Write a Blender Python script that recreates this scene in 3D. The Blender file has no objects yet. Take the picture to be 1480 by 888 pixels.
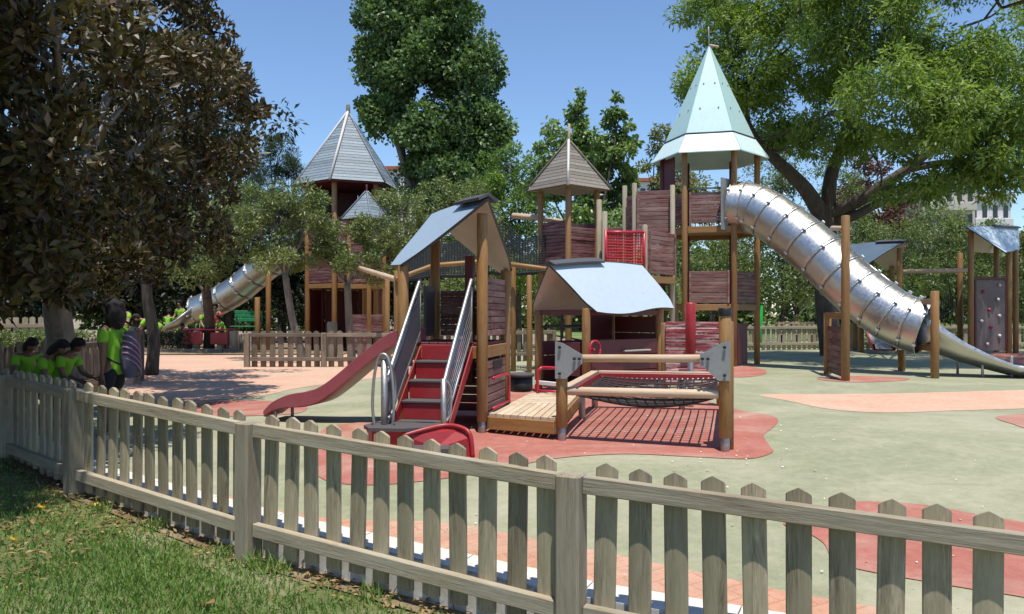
import bpy, bmesh, math, random
import numpy as np
from mathutils import Vector, Matrix
random.seed(7); RNG = np.random.default_rng(7)
SC = bpy.context.scene; COL = SC.collection
R = math.radians; PI = math.pi

# ---------------------------------------------------------------- camera, sky, sun, exposure
EYE = 1.22; FPX = 1151.0; HZ = 454.0
cam = bpy.data.objects.new('camera', bpy.data.cameras.new('camera')); COL.objects.link(cam)
cam.location = (0, 0, EYE); cam.rotation_euler = (R(90), 0, 0)
cam.data.sensor_width = 36; cam.data.lens = 28; cam.data.shift_y = 10 / 1480
cam.data.clip_start = 0.05; cam.data.clip_end = 3000
SC.camera = cam
SUN_EL, SUN_AZ = 75.0, 170.0          # azimuth clockwise from +Y: the sun stands behind the viewer, a little to the right
world = bpy.data.worlds.new('World'); SC.world = world; world.use_nodes = True
wn = world.node_tree; wn.nodes.clear()
sky = wn.nodes.new('ShaderNodeTexSky'); sky.sky_type = 'NISHITA'; sky.sun_disc = False
sky.sun_elevation = R(SUN_EL); sky.sun_rotation = R(SUN_AZ); sky.air_density = 1.0; sky.dust_density = 0.0; sky.ozone_density = 6.0
bg = wn.nodes.new('ShaderNodeBackground'); bg.inputs[1].default_value = 0.15
wo = wn.nodes.new('ShaderNodeOutputWorld')
wn.links.new(sky.outputs[0], bg.inputs[0]); wn.links.new(bg.outputs[0], wo.inputs[0])
sl = bpy.data.lights.new('sun', 'SUN'); sl.energy = 5.0; sl.angle = R(0.53); sl.color = (1.0, 0.945, 0.85)
so = bpy.data.objects.new('sun', sl); COL.objects.link(so)
sd = Vector((math.sin(R(SUN_AZ)) * math.cos(R(SUN_EL)), math.cos(R(SUN_AZ)) * math.cos(R(SUN_EL)), math.sin(R(SUN_EL))))
so.rotation_euler = sd.to_track_quat('Z', 'Y').to_euler(); so.location = (0, -5, 30)
SC.view_settings.view_transform = 'Standard'; SC.view_settings.look = 'None'
SC.view_settings.gamma = 1.0; SC.view_settings.use_curve_mapping = False; SC.view_settings.exposure = 0.2

# ---------------------------------------------------------------- measuring helpers (photo pixel -> metres)
def ground_z(y):
    t = max(0.0, 9.2 - y)
    return -0.058 * (t - 0.6 * (1 - math.exp(-t / 0.6)))
def lawn_z(x, y): return -0.47 - 0.05 * (x + 0.3) + (0.02 * max(0, -x - 2.2))
def W(px, py, y): return Vector(((px - 740) / FPX * y, y, EYE - (py - HZ) / FPX * y))
def GP(px, py, dz=0.0):
    y = 10.0
    for _ in range(60): y = 0.5 * y + 0.5 * min(300, FPX * (EYE - ground_z(y) - dz) / max(1.0, py - HZ))
    return Vector(((px - 740) / FPX * y, y, ground_z(y) + dz))

# ---------------------------------------------------------------- object helpers
WM = {}
def put(o, parent=None, M=None):
    M = M or Matrix.Identity(4)
    COL.objects.link(o)
    if parent is not None:
        o.parent = parent; o.matrix_parent_inverse = WM[parent.name].inverted()
    o.matrix_basis = M; WM[o.name] = M.copy()
    return o
def tag(o, label, cat, group=None):
    o['label'] = label; o['category'] = cat
    if group: o['group'] = group
    return o
def thing(name, label, cat, loc=(0, 0, 0), group=None):
    o = bpy.data.objects.new(name, None); o.empty_display_size = 0.1
    put(o, None, Matrix.Translation(loc)); return tag(o, label, cat, group)
def struct(o): o['kind'] = 'structure'; return o
def stuff(o): o['kind'] = 'stuff'; return o
def mk(name, v, f, mats, parent=None, M=None, smooth=False, mi=None):
    me = bpy.data.meshes.new(name); me.from_pydata([tuple(p) for p in v], [], [tuple(q) for q in f])
    for m in (mats if isinstance(mats, (list, tuple)) else [mats]): me.materials.append(m)
    if mi is not None: me.polygons.foreach_set('material_index', mi)
    if smooth: me.polygons.foreach_set('use_smooth', [True] * len(me.polygons))
    me.update()
    return put(bpy.data.objects.new(name, me), parent, M)
CACHE = {}
def chamfer_box(dx, dy, dz, c):
    hx, hy, hz = dx / 2, dy / 2, dz / 2; c = min(c, hx * .6, hy * .6, hz * .6)
    bm = bmesh.new(); bmesh.ops.create_cube(bm, size=1)
    for v in bm.verts: v.co = Vector((v.co.x * dx, v.co.y * dy, v.co.z * dz))
    if c > 0.0005: bmesh.ops.bevel(bm, geom=list(bm.edges), offset=c, segments=1, affect='EDGES', profile=0.5)
    bmesh.ops.recalc_face_normals(bm, faces=list(bm.faces))
    v = [x.co.copy() for x in bm.verts]; bm.verts.index_update(); f = [[x.index for x in q.verts] for q in bm.faces]; bm.free()
    return v, f
def box(name, dims, mat, parent=None, loc=(0, 0, 0), rz=0.0, c=0.006, M=None):
    k = ('b', name, tuple(round(d, 3) for d in dims), mat.name, c)
    if k not in CACHE:
        v, f = chamfer_box(*dims, c); me = bpy.data.meshes.new(name); me.from_pydata([tuple(p) for p in v], [], f)
        me.materials.append(mat); CACHE[k] = me
    if M is None: M = Matrix.Translation(loc) @ Matrix.Rotation(rz, 4, 'Z')
    return put(bpy.data.objects.new(name, CACHE[k]), parent, M)
def axes(p0, p1, up=Vector((0, 0, 1))):
    p0 = Vector(p0); p1 = Vector(p1); z = (p1 - p0); L = z.length; z.normalize()
    if abs(z.dot(up)) > .99: up = Vector((0, 1, 0))
    x = up.cross(z).normalized(); y = z.cross(x)
    return Matrix((x, y, z)).transposed(), L
def beam(name, p0, p1, w, h, mat, parent=None, c=0.005):
    """box from p0 to p1: h is the vertical size, w the sideways size"""
    A, L = axes(p0, p1); M = Matrix.Translation((Vector(p0) + Vector(p1)) / 2) @ A.to_4x4()
    return box(name, (w, h, round(L, 3)), mat, parent, c=c, M=M)
def log(name, p0, p1, r, mat, parent=None, seg=14, r1=None, cap=0.012):
    A, L = axes(p0, p1); L = round(L, 3); r1 = r1 or r
    k = ('l', name, L, round(r, 4), round(r1, 4), mat.name, seg)
    if k not in CACHE:
        v = []; f = []
        prof = [(r - cap * .7, 0), (r, cap), (r1, L - cap), (r1 - cap * .7, L)]
        for (rr, z) in prof:
            for i in range(seg): a = 2 * PI * i / seg; v.append((rr * math.cos(a), rr * math.sin(a), z))
        for j in range(3):
            for i in range(seg): a, b = j * seg + i, j * seg + (i + 1) % seg; f.append((a, b, b + seg, a + seg))
        f.append(tuple(range(seg - 1, -1, -1))); f.append(tuple(3 * seg + i for i in range(seg)))
        me = bpy.data.meshes.new(name); me.from_pydata(v, [], f); me.materials.append(mat)
        me.polygons.foreach_set('use_smooth', [len(q) == 4 for q in f]); CACHE[k] = me
    return put(bpy.data.objects.new(name, CACHE[k]), parent, Matrix.Translation(p0) @ A.to_4x4())
def post(name, x, y, z0, z1, r, mat, parent): return log(name, (x, y, z0), (x, y, z1), r, mat, parent)
def smooth_pts(pts, n=6):
    P = [Vector(p) for p in pts]; out = []
    for i in range(len(P) - 1):
        a, b, c, d = P[max(i - 1, 0)], P[i], P[i + 1], P[min(i + 2, len(P) - 1)]
        for k in range(n):
            t = k / n
            out.append(.5 * ((2 * b) + (c - a) * t + (2 * a - 5 * b + 4 * c - d) * t * t + (3 * b - 3 * c + d - a) * t ** 3))
    out.append(P[-1]); return out
def tube_geo(pts, rad, seg=8, v=None, f=None, cap=True):
    v = [] if v is None else v; f = [] if f is None else f; n = len(pts); base = len(v)
    prev = None
    for i, p in enumerate(pts):
        t = (Vector(pts[min(i + 1, n - 1)]) - Vector(pts[max(i - 1, 0)])).normalized()
        if prev is None:
            prev = Vector((0, 0, 1)).cross(t)
            if prev.length < .05: prev = Vector((1, 0, 0))
        x = (prev - t * prev.dot(t)).normalized(); prev = x; y = t.cross(x)
        r = rad[i] if isinstance(rad, (list, tuple)) else rad
        for k in range(seg):
            a = 2 * PI * k / seg; q = Vector(p) + (x * math.cos(a) + y * math.sin(a)) * r; v.append(q)
    for i in range(n - 1):
        for k in range(seg):
            a, b = base + i * seg + k, base + i * seg + (k + 1) % seg; f.append((a, b, b + seg, a + seg))
    if cap:
        f.append(tuple(base + k for k in range(seg - 1, -1, -1))); f.append(tuple(base + (n - 1) * seg + k for k in range(seg)))
    return v, f
def pipe(name, pts, r, mat, parent=None, seg=8, sm=5):
    P = smooth_pts(pts, sm) if sm else pts
    v, f = tube_geo(P, r, seg); return mk(name, v, f, mat, parent, smooth=True)
def prism(name, poly, off, mat, parent=None):
    """flat polygon given a thickness along off"""
    n = len(poly); off = Vector(off); v = [Vector(p) for p in poly] + [Vector(p) + off for p in poly]
    f = [tuple(range(n)), tuple(range(2 * n - 1, n - 1, -1))] + [(i, i + n, (i + 1) % n + n, (i + 1) % n) for i in range(n)]
    bm = bmesh.new(); bv = [bm.verts.new(p) for p in v]
    for q in f: bm.faces.new([bv[i] for i in q])
    bmesh.ops.recalc_face_normals(bm, faces=list(bm.faces))
    me = bpy.data.meshes.new(name); bm.to_mesh(me); bm.free(); me.materials.append(mat)
    return put(bpy.data.objects.new(name, me), parent)
def sheet(name, fn, nu, nv, th, mats, parent=None):
    """solid curved sheet: fn(u,v)->Vector on top face; mats = top, underside, edge"""
    top = [[Vector(fn(i / nu, j / nv)) for j in range(nv + 1)] for i in range(nu + 1)]
    v = []; f = []; mi = []
    for i in range(nu + 1):
        for j in range(nv + 1): v.append(top[i][j])
    for i in range(nu + 1):
        for j in range(nv + 1):
            a = top[min(i + 1, nu)][j] - top[max(i - 1, 0)][j]; b = top[i][min(j + 1, nv)] - top[i][max(j - 1, 0)]
            nrm = a.cross(b).normalized()
            if nrm.z < 0: nrm = -nrm
            v.append(top[i][j] - nrm * th)
    N = (nu + 1) * (nv + 1); ix = lambda i, j: i * (nv + 1) + j
    for i in range(nu):
        for j in range(nv):
            q = (ix(i, j), ix(i + 1, j), ix(i + 1, j + 1), ix(i, j + 1)); f.append(q); mi.append(0)
            f.append(tuple(N + k for k in reversed(q))); mi.append(1)
    rim = [ix(i, 0) for i in range(nu)] + [ix(nu, j) for j in range(nv)] + [ix(i, nv) for i in range(nu, 0, -1)] + [ix(0, j) for j in range(nv, 0, -1)]
    for k in range(len(rim)):
        a, b = rim[k], rim[(k + 1) % len(rim)]; f.append((b, a, a + N, b + N)); mi.append(2)
    o = mk(name, v, f, mats, parent, mi=mi)
    bm = bmesh.new(); bm.from_mesh(o.data); bmesh.ops.recalc_face_normals(bm, faces=list(bm.faces)); bm.to_mesh(o.data); bm.free()
    o.data.polygons.foreach_set('use_smooth', [m < 2 for m in mi]); o.data.set_sharp_from_angle(angle=R(38)); return o
V2 = lambda a, z: Vector((a[0], a[1], z))
def lerp(a, b, t): return a + (b - a) * t

# ---------------------------------------------------------------- materials
MAT = {}
def nt(name):
    m = bpy.data.materials.new(name); m.use_nodes = True; t = m.node_tree; t.nodes.clear()
    o = t.nodes.new('ShaderNodeOutputMaterial'); b = t.nodes.new('ShaderNodeBsdfPrincipled'); t.links.new(b.outputs[0], o.inputs[0])
    MAT[name] = m
    return m, t, b, o
def N(t, kind, **kw):
    n = t.nodes.new('ShaderNode' + kind)
    for k, val in kw.items():
        if k.startswith('i_'): n.inputs[k[2:].replace('_', ' ')].default_value = val
        else: setattr(n, k, val)
    return n
def ramp(t, fac, stops):
    r = t.nodes.new('ShaderNodeValToRGB'); e = r.color_ramp.elements
    while len(e) < len(stops): e.new(0.5)
    for q, (p, c) in zip(e, stops): q.position = p; q.color = (*c, 1)
    t.links.new(fac, r.inputs[0]); return r.outputs[0]
def mix(t, fac, a, b, mode='MIX'):
    m = t.nodes.new('ShaderNodeMix'); m.data_type = 'RGBA'; m.blend_type = mode
    for s, val in ((m.inputs[0], fac), (m.inputs[6], a), (m.inputs[7], b)):
        if hasattr(val, 'is_output'): t.links.new(val, s)
        elif isinstance(val, (int, float)): s.default_value = val
        else: s.default_value = (*val, 1)
    return m.outputs[2]
def coords(t, scale=(1, 1, 1), space='Object', rnd=True):
    tc = t.nodes.new('ShaderNodeTexCoord'); mp = t.nodes.new('ShaderNodeMapping'); mp.inputs['Scale'].default_value = scale
    src = tc.outputs[space]
    if rnd:
        oi = t.nodes.new('ShaderNodeObjectInfo'); ad = t.nodes.new('ShaderNodeVectorMath'); ad.operation = 'MULTIPLY_ADD'
        cb = t.nodes.new('ShaderNodeCombineXYZ')
        for i in range(3): t.links.new(oi.outputs['Random'], cb.inputs[i])
        t.links.new(cb.outputs[0], ad.inputs[0]); ad.inputs[1].default_value = (37, 53, 71); t.links.new(src, ad.inputs[2]); src = ad.outputs[0]
    t.links.new(src, mp.inputs[0]); return mp.outputs[0]
def noise(t, vec, scale, detail=4, rough=.6, dist=0):
    n = N(t, 'TexNoise'); n.inputs['Scale'].default_value = scale; n.inputs['Detail'].default_value = detail
    n.inputs['Roughness'].default_value = rough; n.inputs['Distortion'].default_value = dist
    t.links.new(vec, n.inputs['Vector']); return n.outputs['Fac']
def bump(t, b, h, strength=.3, dist=.01):
    n = N(t, 'Bump'); n.inputs['Strength'].default_value = strength; n.inputs['Distance'].default_value = dist
    t.links.new(h, n.inputs['Height']); t.links.new(n.outputs[0], b.inputs['Normal'])
def wood(name, stops, grain=(9, 9, .7), rough=.75, var=.22, weather=None, wamt=.5, bs=.5):
    """grain runs along the local axis that has the small scale"""
    m, t, b, o = nt(name); c = coords(t, grain)
    g = noise(t, c, 3.2, 8, .68, .9); col = ramp(t, g, stops)
    fine = noise(t, c, 22, 4, .65)
    col = mix(t, .55, col, ramp(t, fine, [(.32, (.38, .34, .3)), (.58, (1.0, 1.0, 1.0))]), 'MULTIPLY')
    kc = coords(t, tuple(1.0 if q > 2 else .55 for q in grain)); vo = N(t, 'TexVoronoi'); vo.inputs['Scale'].default_value = 4.2; t.links.new(kc, vo.inputs['Vector'])
    col = mix(t, ramp(t, vo.outputs['Distance'], [(.035, (.75,) * 3), (.09, (0, 0, 0))]), col, tuple(q * .35 for q in stops[0][1]))
    if weather:
        w = noise(t, coords(t, (2.2, 2.2, 2.2) if min(grain) > .9 else tuple(max(.6, q * .35) for q in grain)), 2.4, 5, .7)
        col = mix(t, ramp(t, w, [(.5 - wamt * .4, (0, 0, 0)), (.66, (1, 1, 1))]), col, weather)
    oi = N(t, 'ObjectInfo'); col = mix(t, 1.0, col, ramp(t, oi.outputs['Random'], [(0, (1 - var,) * 3), (1, (1 + var * .4,) * 3)]), 'MULTIPLY')
    t.links.new(col, b.inputs['Base Color']); b.inputs['Roughness'].default_value = rough; bump(t, b, g, bs, .006)
    return m
def paint(name, col, rough=.5, var=.12, scale=3.0, metal=0.0, dirt=None, damt=.35, bs=0.0, spec=.5, scuff=0.0):
    m, t, b, o = nt(name); c = coords(t); n = noise(t, c, scale, 5, .65)
    d = dirt or tuple(q * .55 for q in col)
    cc = mix(t, ramp(t, n, [(.42, (0, 0, 0)), (.8, (damt,) * 3)]), col, d)
    n2 = noise(t, c, scale * 9, 3, .6); cc = mix(t, var, cc, ramp(t, n2, [(.3, (.55,) * 3), (.6, (1, 1, 1))]), 'MULTIPLY')
    if scuff:
        for sc_, th in (((1.2, 1.2, 9), .63), ((2.5, 14, 2.5), .66)):
            sn = noise(t, coords(t, sc_), 2.2, 7, .75, .6); cc = mix(t, ramp(t, sn, [(th, (0, 0, 0)), (th + .05, (scuff,) * 3)]), cc, d)
        sp = noise(t, c, 26, 2, .5); cc = mix(t, ramp(t, sp, [(.70, (0, 0, 0)), (.74, (scuff,) * 3)]), cc, tuple(q * .5 for q in d))
    t.links.new(cc, b.inputs['Base Color']); b.inputs['Roughness'].default_value = rough; b.inputs['Metallic'].default_value = metal
    b.inputs['Specular IOR Level'].default_value = spec
    if metal: 
        rr = ramp(t, n2, [(.2, (rough * .7,) * 3), (.8, (min(1, rough * 1.4),) * 3)]); t.links.new(rr, b.inputs['Roughness'])
    if bs: bump(t, b, n2, bs, .004)
    return m
GREY = [(.32, (.14, .105, .065)), (.45, (.31, .255, .17)), (.56, (.43, .365, .25)), (.72, (.56, .49, .36))]
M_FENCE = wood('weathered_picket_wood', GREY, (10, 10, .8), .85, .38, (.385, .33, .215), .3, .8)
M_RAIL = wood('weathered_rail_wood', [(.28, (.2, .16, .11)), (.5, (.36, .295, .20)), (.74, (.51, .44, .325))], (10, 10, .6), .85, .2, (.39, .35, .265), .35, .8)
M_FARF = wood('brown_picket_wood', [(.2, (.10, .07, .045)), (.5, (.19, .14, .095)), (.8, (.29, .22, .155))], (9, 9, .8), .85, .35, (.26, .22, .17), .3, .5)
M_HONEY = wood('honey_stained_wood', [(.25, (.15, .06, .013)), (.5, (.29, .13, .028)), (.76, (.42, .21, .055))], (8, 8, .7), .55, .2, (.30, .175, .07), .4, .4)
M_PALE = wood('sun_bleached_log', [(.2, (.35, .21, .12)), (.5, (.53, .36, .22)), (.8, (.66, .49, .33))], (8, 8, .7), .7, .12, (.55, .42, .31), .4, .5)
M_DECK = wood('deck_plank_wood', [(.2, (.40, .27, .15)), (.5, (.58, .43, .27)), (.8, (.70, .55, .38))], (9, .7, 9), .8, .16, (.6, .5, .38), .4, .5)
BURG = [(.3, (.05, .007, .011)), (.5, (.11, .015, .022)), (.72, (.19, .04, .045))]
M_SLAT = wood('burgundy_slat', BURG, (.8, 9, 9), .6, .25, (.25, .15, .14), .3, .5)
M_SLATW = wood('weathered_burgundy_slat', [(.3, (.07, .012, .014)), (.47, (.17, .04, .038)), (.6, (.25, .115, .10)), (.75, (.35, .23, .20))], (.6, 8, 8), .75, .25, (.29, .19, .165), .35, .5)
M_SLATP = wood('peeling_red_slat', [(.36, (.30, .02, .04)), (.48, (.38, .07, .09)), (.54, (.60, .46, .45)), (.7, (.66, .54, .52))], (.5, 7, 7), .7, .2, (.30, .03, .05), .05, .5)
M_BURG = paint('burgundy_board', (.105, .016, .022), .5, .3, 2)
M_BLUE = paint('blue_grey_sheet', (.31, .40, .50), .42, .12, 1.6, dirt=(.22, .27, .33), scuff=.55)
M_PBLUE = paint('bleached_pale_blue_sheet', (.42, .50, .57), .45, .12, 1.4, dirt=(.40, .46, .52), scuff=.55)
M_UNDER = paint('cream_underside', (.60, .54, .47), .6, .2, 2)
M_EDGE = paint('dark_grey_edge', (.045, .045, .05), .5)
M_CAP = paint('charcoal_cap', (.075, .075, .08), .55)
M_TEAL = paint('teal_roof_sheet', (.40, .58, .58), .45, .15, 1.5, dirt=(.30, .50, .52), scuff=.55)
M_TEALSUN = paint('sunlit_teal_skirt_sheet', (.60, .76, .75), .45, .15, 1.5, dirt=(.5, .6, .62), scuff=.55)  # same teal as the roof, with sunlight put into the colour
M_SLATE = wood('slate_grey_board', [(.3, (.15, .19, .225)), (.5, (.24, .295, .335)), (.75, (.33, .39, .43))], (1, 8, 8), .6, .3)
M_SHING = wood('grey_shingle_board', [(.2, (.13, .115, .095)), (.5, (.23, .205, .175)), (.8, (.32, .29, .25))], (1, 8, 8), .8, .35)
M_RIDGE = paint('pale_ridge_strip', (.55, .53, .5), .6)
M_STEEL = paint('galvanised_steel', (.42, .41, .40), .48, .2, 6, metal=.9)
M_PLATE = paint('grey_plate', (.27, .28, .28), .65, .25, 3, metal=.0)
M_TUBE = paint('stainless_tube', (.60, .59, .57), .38, .25, 2.5, metal=1.0, dirt=(.46, .44, .41))
M_BRACK = paint('bright_clamp', (.75, .75, .76), .3, .1, 4, metal=.9)
M_RED = paint('red_plastic', (.32, .012, .018), .45, .25, 2, dirt=(.30, .07, .07), damt=.6, scuff=.5)
M_SLIDE = paint('rose_red_slide', (.33, .07, .095), .4, .15, 1.5, dirt=(.45, .16, .17), scuff=.55)
M_REDPIPE = paint('red_painted_pipe', (.48, .02, .045), .35)
M_MAT = paint('dark_rubber_mat', (.085, .075, .078), .8, .4, 8, bs=.3)
M_PANELG = paint('dark_grey_panel', (.10, .10, .115), .45, .1, 2)
M_ROPE = paint('black_rope', (.018, .018, .02), .8)
M_ROPEB = paint('blue_black_rope', (.015, .022, .032), .8)
M_ROPER = paint('red_rope', (.45, .015, .03), .7)
M_BLACK = paint('black_rubber', (.018, .018, .02), .5)
M_GREENB = paint('green_painted_slat', (.012, .22, .085), .45)
M_WALLC = paint('grey_brown_climbing_board', (.155, .12, .115), .6, .25, 2)
M_HOLD = paint('white_grip', (.6, .58, .57), .5); M_HOLDR = paint('red_grip', (.4, .03, .06), .5)
M_GLASS = paint('green_tinted_pane', (.02, .10, .07), .12)
M_SKIN = paint('skin', (.30, .165, .105), .55, .05); M_SKIN2 = paint('brown_skin', (.17, .085, .055), .55, .05)
M_HAIR = paint('dark_hair', (.012, .009, .008), .85, .3, 20); M_NEON = paint('neon_green_cloth', (.20, .47, .025), .9, .1, 6)
M_BLKC = paint('black_cloth', (.012, .013, .018), .9); M_BLUEC = paint('blue_cloth', (.03, .06, .2), .9); M_REDC = paint('red_cloth', (.5, .02, .03), .85)
M_STRIPE = paint('dark_bag_cloth', (.07, .075, .12), .85)
M_STRIPE2 = paint('mauve_bag_cloth', (.30, .16, .26), .85)
M_WHITE = paint('white_paint', (.75, .75, .73), .6)
M_CONC = paint('stone', (.42, .40, .36), .9, .4, 5, bs=.3)

def bark(name, a, b_):
    m, t, b, o = nt(name); c = coords(t, (1, 1, .28)); g = noise(t, c, 7, 6, .7, .5)
    t.links.new(ramp(t, g, [(.3, a), (.7, b_)]), b.inputs['Base Color']); b.inputs['Roughness'].default_value = .9; bump(t, b, g, .8, .03); return m
M_BARK = bark('brown_bark', (.035, .028, .022), (.12, .095, .075)); M_BARKG = bark('grey_bark', (.10, .09, .08), (.27, .25, .22))
def leafmat(name, a, b_, rough=.5, trans=.32, back=None):
    m, t, b, o = nt(name); at = N(t, 'Attribute', attribute_name='var'); col = ramp(t, at.outputs['Fac'], [(0, a), (1, b_)])
    if back:
        gm = N(t, 'NewGeometry'); col = mix(t, gm.outputs['Backfacing'], col, back)
    t.links.new(col, b.inputs['Base Color']); b.inputs['Roughness'].default_value = rough
    tr = N(t, 'BsdfTranslucent'); t.links.new(mix(t, 1.0, col, (1.5, 1.6, .7), 'MULTIPLY'), tr.inputs[0])
    ms = N(t, 'MixShader'); ms.inputs[0].default_value = trans
    t.links.new(b.outputs[0], ms.inputs[1]); t.links.new(tr.outputs[0], ms.inputs[2]); t.links.new(ms.outputs[0], o.inputs[0]); return m
L_MAGN = leafmat('magnolia_leaf', (.012, .018, .007), (.125, .105, .03), .5, .10, (.075, .048, .018))
L_POP = leafmat('poplar_leaf', (.045, .095, .03), (.16, .25, .085), .48, .28)
L_LOC = leafmat('feathery_leaf', (.085, .155, .028), (.26, .34, .085), .5, .45)
L_OLI = leafmat('olive_leaf', (.065, .10, .03), (.23, .275, .10), .45, .25)
L_BIG = leafmat('broad_leaf', (.07, .145, .04), (.23, .32, .11), .4, .3)
L_LITE = leafmat('light_green_leaf', (.07, .14, .028), (.20, .29, .07), .5, .38)
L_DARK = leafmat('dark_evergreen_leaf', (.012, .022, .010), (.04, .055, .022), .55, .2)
L_PINE = leafmat('pine_needle', (.02, .045, .018), (.06, .095, .04), .6, .25)
L_REDL = leafmat('copper_leaf', (.07, .03, .028), (.18, .085, .07), .5, .3)
L_MID = leafmat('mid_green_leaf', (.065, .115, .034), (.23, .27, .11), .45, .32)
L_YEL = leafmat('yellowish_leaf', (.10, .13, .025), (.22, .23, .07), .5, .35)
L_GRASS = leafmat('grass_blade', (.085, .19, .032), (.25, .35, .10), .6, .35)
L_DRY = leafmat('dry_leaf', (.16, .09, .035), (.38, .26, .12), .7, .15)
L_YLEAF = leafmat('yellow_fallen_leaf', (.62, .40, .02), (.75, .52, .05), .5, .2)

def surface(name, base, spots, sc=1.2, rough=.9, fine=180, bs=.25, joints=None):
    m, t, b, o = nt(name); c = coords(t, (1, 1, 1), 'Object', False)
    n1 = noise(t, c, sc, 6, .65); n2 = noise(t, c, fine, 2, .6); n3 = noise(t, c, sc * 9, 5, .7)
    col = mix(t, ramp(t, n1, [(.35, (0,) * 3), (.72, (1,) * 3)]), base, spots)
    col = mix(t, .7, col, ramp(t, n3, [(.32, (.70,) * 3), (.62, (1, 1, 1))]), 'MULTIPLY')
    dn = noise(t, c, .34, 7, .7, 2.0); col = mix(t, ramp(t, dn, [(.46, (0,) * 3), (.66, (.42,) * 3)]), col, (.52, .46, .36))
    sk = noise(t, coords(t, (.25, 1.6, 1), 'Object', False), 2.6, 8, .75, 1.5); col = mix(t, ramp(t, sk, [(.62, (0,) * 3), (.70, (.4,) * 3)]), col, tuple(q * .45 for q in base))
    dt = noise(t, c, 34, 2, .5); col = mix(t, ramp(t, dt, [(.71, (0,) * 3), (.75, (.55,) * 3)]), col, tuple(q * .4 for q in base))
    col = mix(t, .5, col, ramp(t, n2, [(.3, (.6,) * 3), (.65, (1.12,) * 3)]), 'MULTIPLY')
    # scuffs: pale dust and dark stains with shapes of their own
    st = noise(t, c, .55, 8, .72, 1.2); col = mix(t, ramp(t, st, [(.60, (0,) * 3), (.74, (.35,) * 3)]), col, tuple(min(1, q * .6) for q in base))
    h = n2
    if joints:
        br = N(t, 'TexBrick'); br.inputs['Scale'].default_value = 1; br.inputs['Brick Width'].default_value = joints[0]; br.inputs['Row Height'].default_value = joints[1]
        br.inputs['Mortar Size'].default_value = .006; br.inputs['Color1'].default_value = (1, 1, 1, 1); br.inputs['Color2'].default_value = (.9, .9, .9, 1); br.inputs['Mortar'].default_value = (.8, .76, .72, 1)
        mp = N(t, 'Mapping'); mp.inputs['Rotation'].default_value = (0, 0, R(-30)); t.links.new(c, mp.inputs[0]); t.links.new(mp.outputs[0], br.inputs['Vector'])
        col = mix(t, 1.0, col, br.outputs['Color'], 'MULTIPLY')
    t.links.new(col, b.inputs['Base Color']); b.inputs['Roughness'].default_value = rough; b.inputs['Specular IOR Level'].default_value = .25
    bump(t, b, h, bs, .003); return m
M_GREEN = surface('green_rubber', (.285, .295, .185), (.33, .335, .22))
M_REDR = surface('red_rubber', (.385, .135, .10), (.44, .175, .14))
M_SALM = surface('salmon_rubber', (.60, .36, .245), (.63, .41, .30))
M_PAVE = surface('salmon_paving', (.55, .29, .19), (.60, .36, .26), joints=(.26, .13))
M_KERB = surface('pale_concrete', (.72, .70, .66), (.62, .60, .55), 3)
M_SOIL = surface('brown_soil', (.17, .115, .065), (.28, .21, .12), 4, .95, 60, .6)
M_LAWN = surface('lawn_soil', (.10, .13, .04), (.16, .16, .065), 2.5, .95, 90, .6)
M_PARK = surface('park_ground', (.20, .165, .11), (.30, .25, .17), .3, .95, 30, .4)
M_FGRASS = surface('far_grass', (.10, .17, .03), (.14, .20, .05), .8, .95, 60, .4)
M_PATH = surface('pale_path', (.55, .46, .38), (.6, .5, .42), .8)

# ================================================================ SETTING
def ground_sheet(name, poly, mat, dz, zf=None, cuts=(2.6, 9.8, .3)):
    bm = bmesh.new(); bm.faces.new([bm.verts.new((p[0], p[1], 0)) for p in poly])
    bmesh.ops.triangulate(bm, faces=list(bm.faces))
    ys = np.arange(*cuts)
    for y in ys:
        bmesh.ops.bisect_plane(bm, geom=list(bm.verts) + list(bm.edges) + list(bm.faces), plane_co=(0, y, 0), plane_no=(0, 1, 0))
    for v in bm.verts: v.co.z = (zf(v.co.x, v.co.y) if zf else ground_z(v.co.y)) + dz
    bmesh.ops.recalc_face_normals(bm, faces=list(bm.faces))
    for f in bm.faces:
        if f.normal.z < 0: f.normal_flip()
    me = bpy.data.meshes.new(name); bm.to_mesh(me); bm.free(); me.materials.append(mat)
    return struct(put(bpy.data.objects.new(name, me)))
def outline(px, n=5):
    k = len(px); out = []
    for i in range(k):
        a, b, c, d = (Vector((*px[(i + j) % k], 0)) for j in (-1, 0, 1, 2))
        for s in range(n):
            t = s / n; out.append(.5 * ((2 * b) + (c - a) * t + (2 * a - 5 * b + 4 * c - d) * t * t + (3 * b - 3 * c + d - a) * t ** 3))
    return [GP(p.x, p.y) for p in out]
# near fence line: x, y, height of the top of the upper rail
NF = [(-8.4, 11.2, .64), (-6.6, 9.4, .625), (-4.95, 7.8, .61), (-3.6, 6.55, .60), (-1.74, 5.25, .503), (.3, 4.04, .406), (2.46, 3.09, .31), (4.6, 2.2, .22)]
def offset_line(pts, d):
    out = []
    for i, p in enumerate(pts):
        a = Vector(pts[max(i - 1, 0)][:2]); b = Vector(pts[min(i + 1, len(pts) - 1)][:2]); t = (b - a).normalized(); n = Vector((-t.y, t.x))
        if n.y < 0: n = -n
        out.append(Vector(p[:2]) + n * d)
    return out
K0 = offset_line(NF, .095); K1 = offset_line(NF, .31); K1b = offset_line(NF, .30)
gv = []; gf = []
ys = [-80, -20, 0, 2, 3, 4, 5, 6, 7, 8, 9, 9.6, 10.5, 14, 20, 30, 60, 200, 1500]
for y in ys:
    z = -.75 if y < 7.5 else (-.03 if y > 10.6 else lerp(-.75, -.03, (y - 7.5) / 3.1))
    for x in (-1500, -60, -20, 20, 60, 1500): gv.append((x, y, z - .02))
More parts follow.
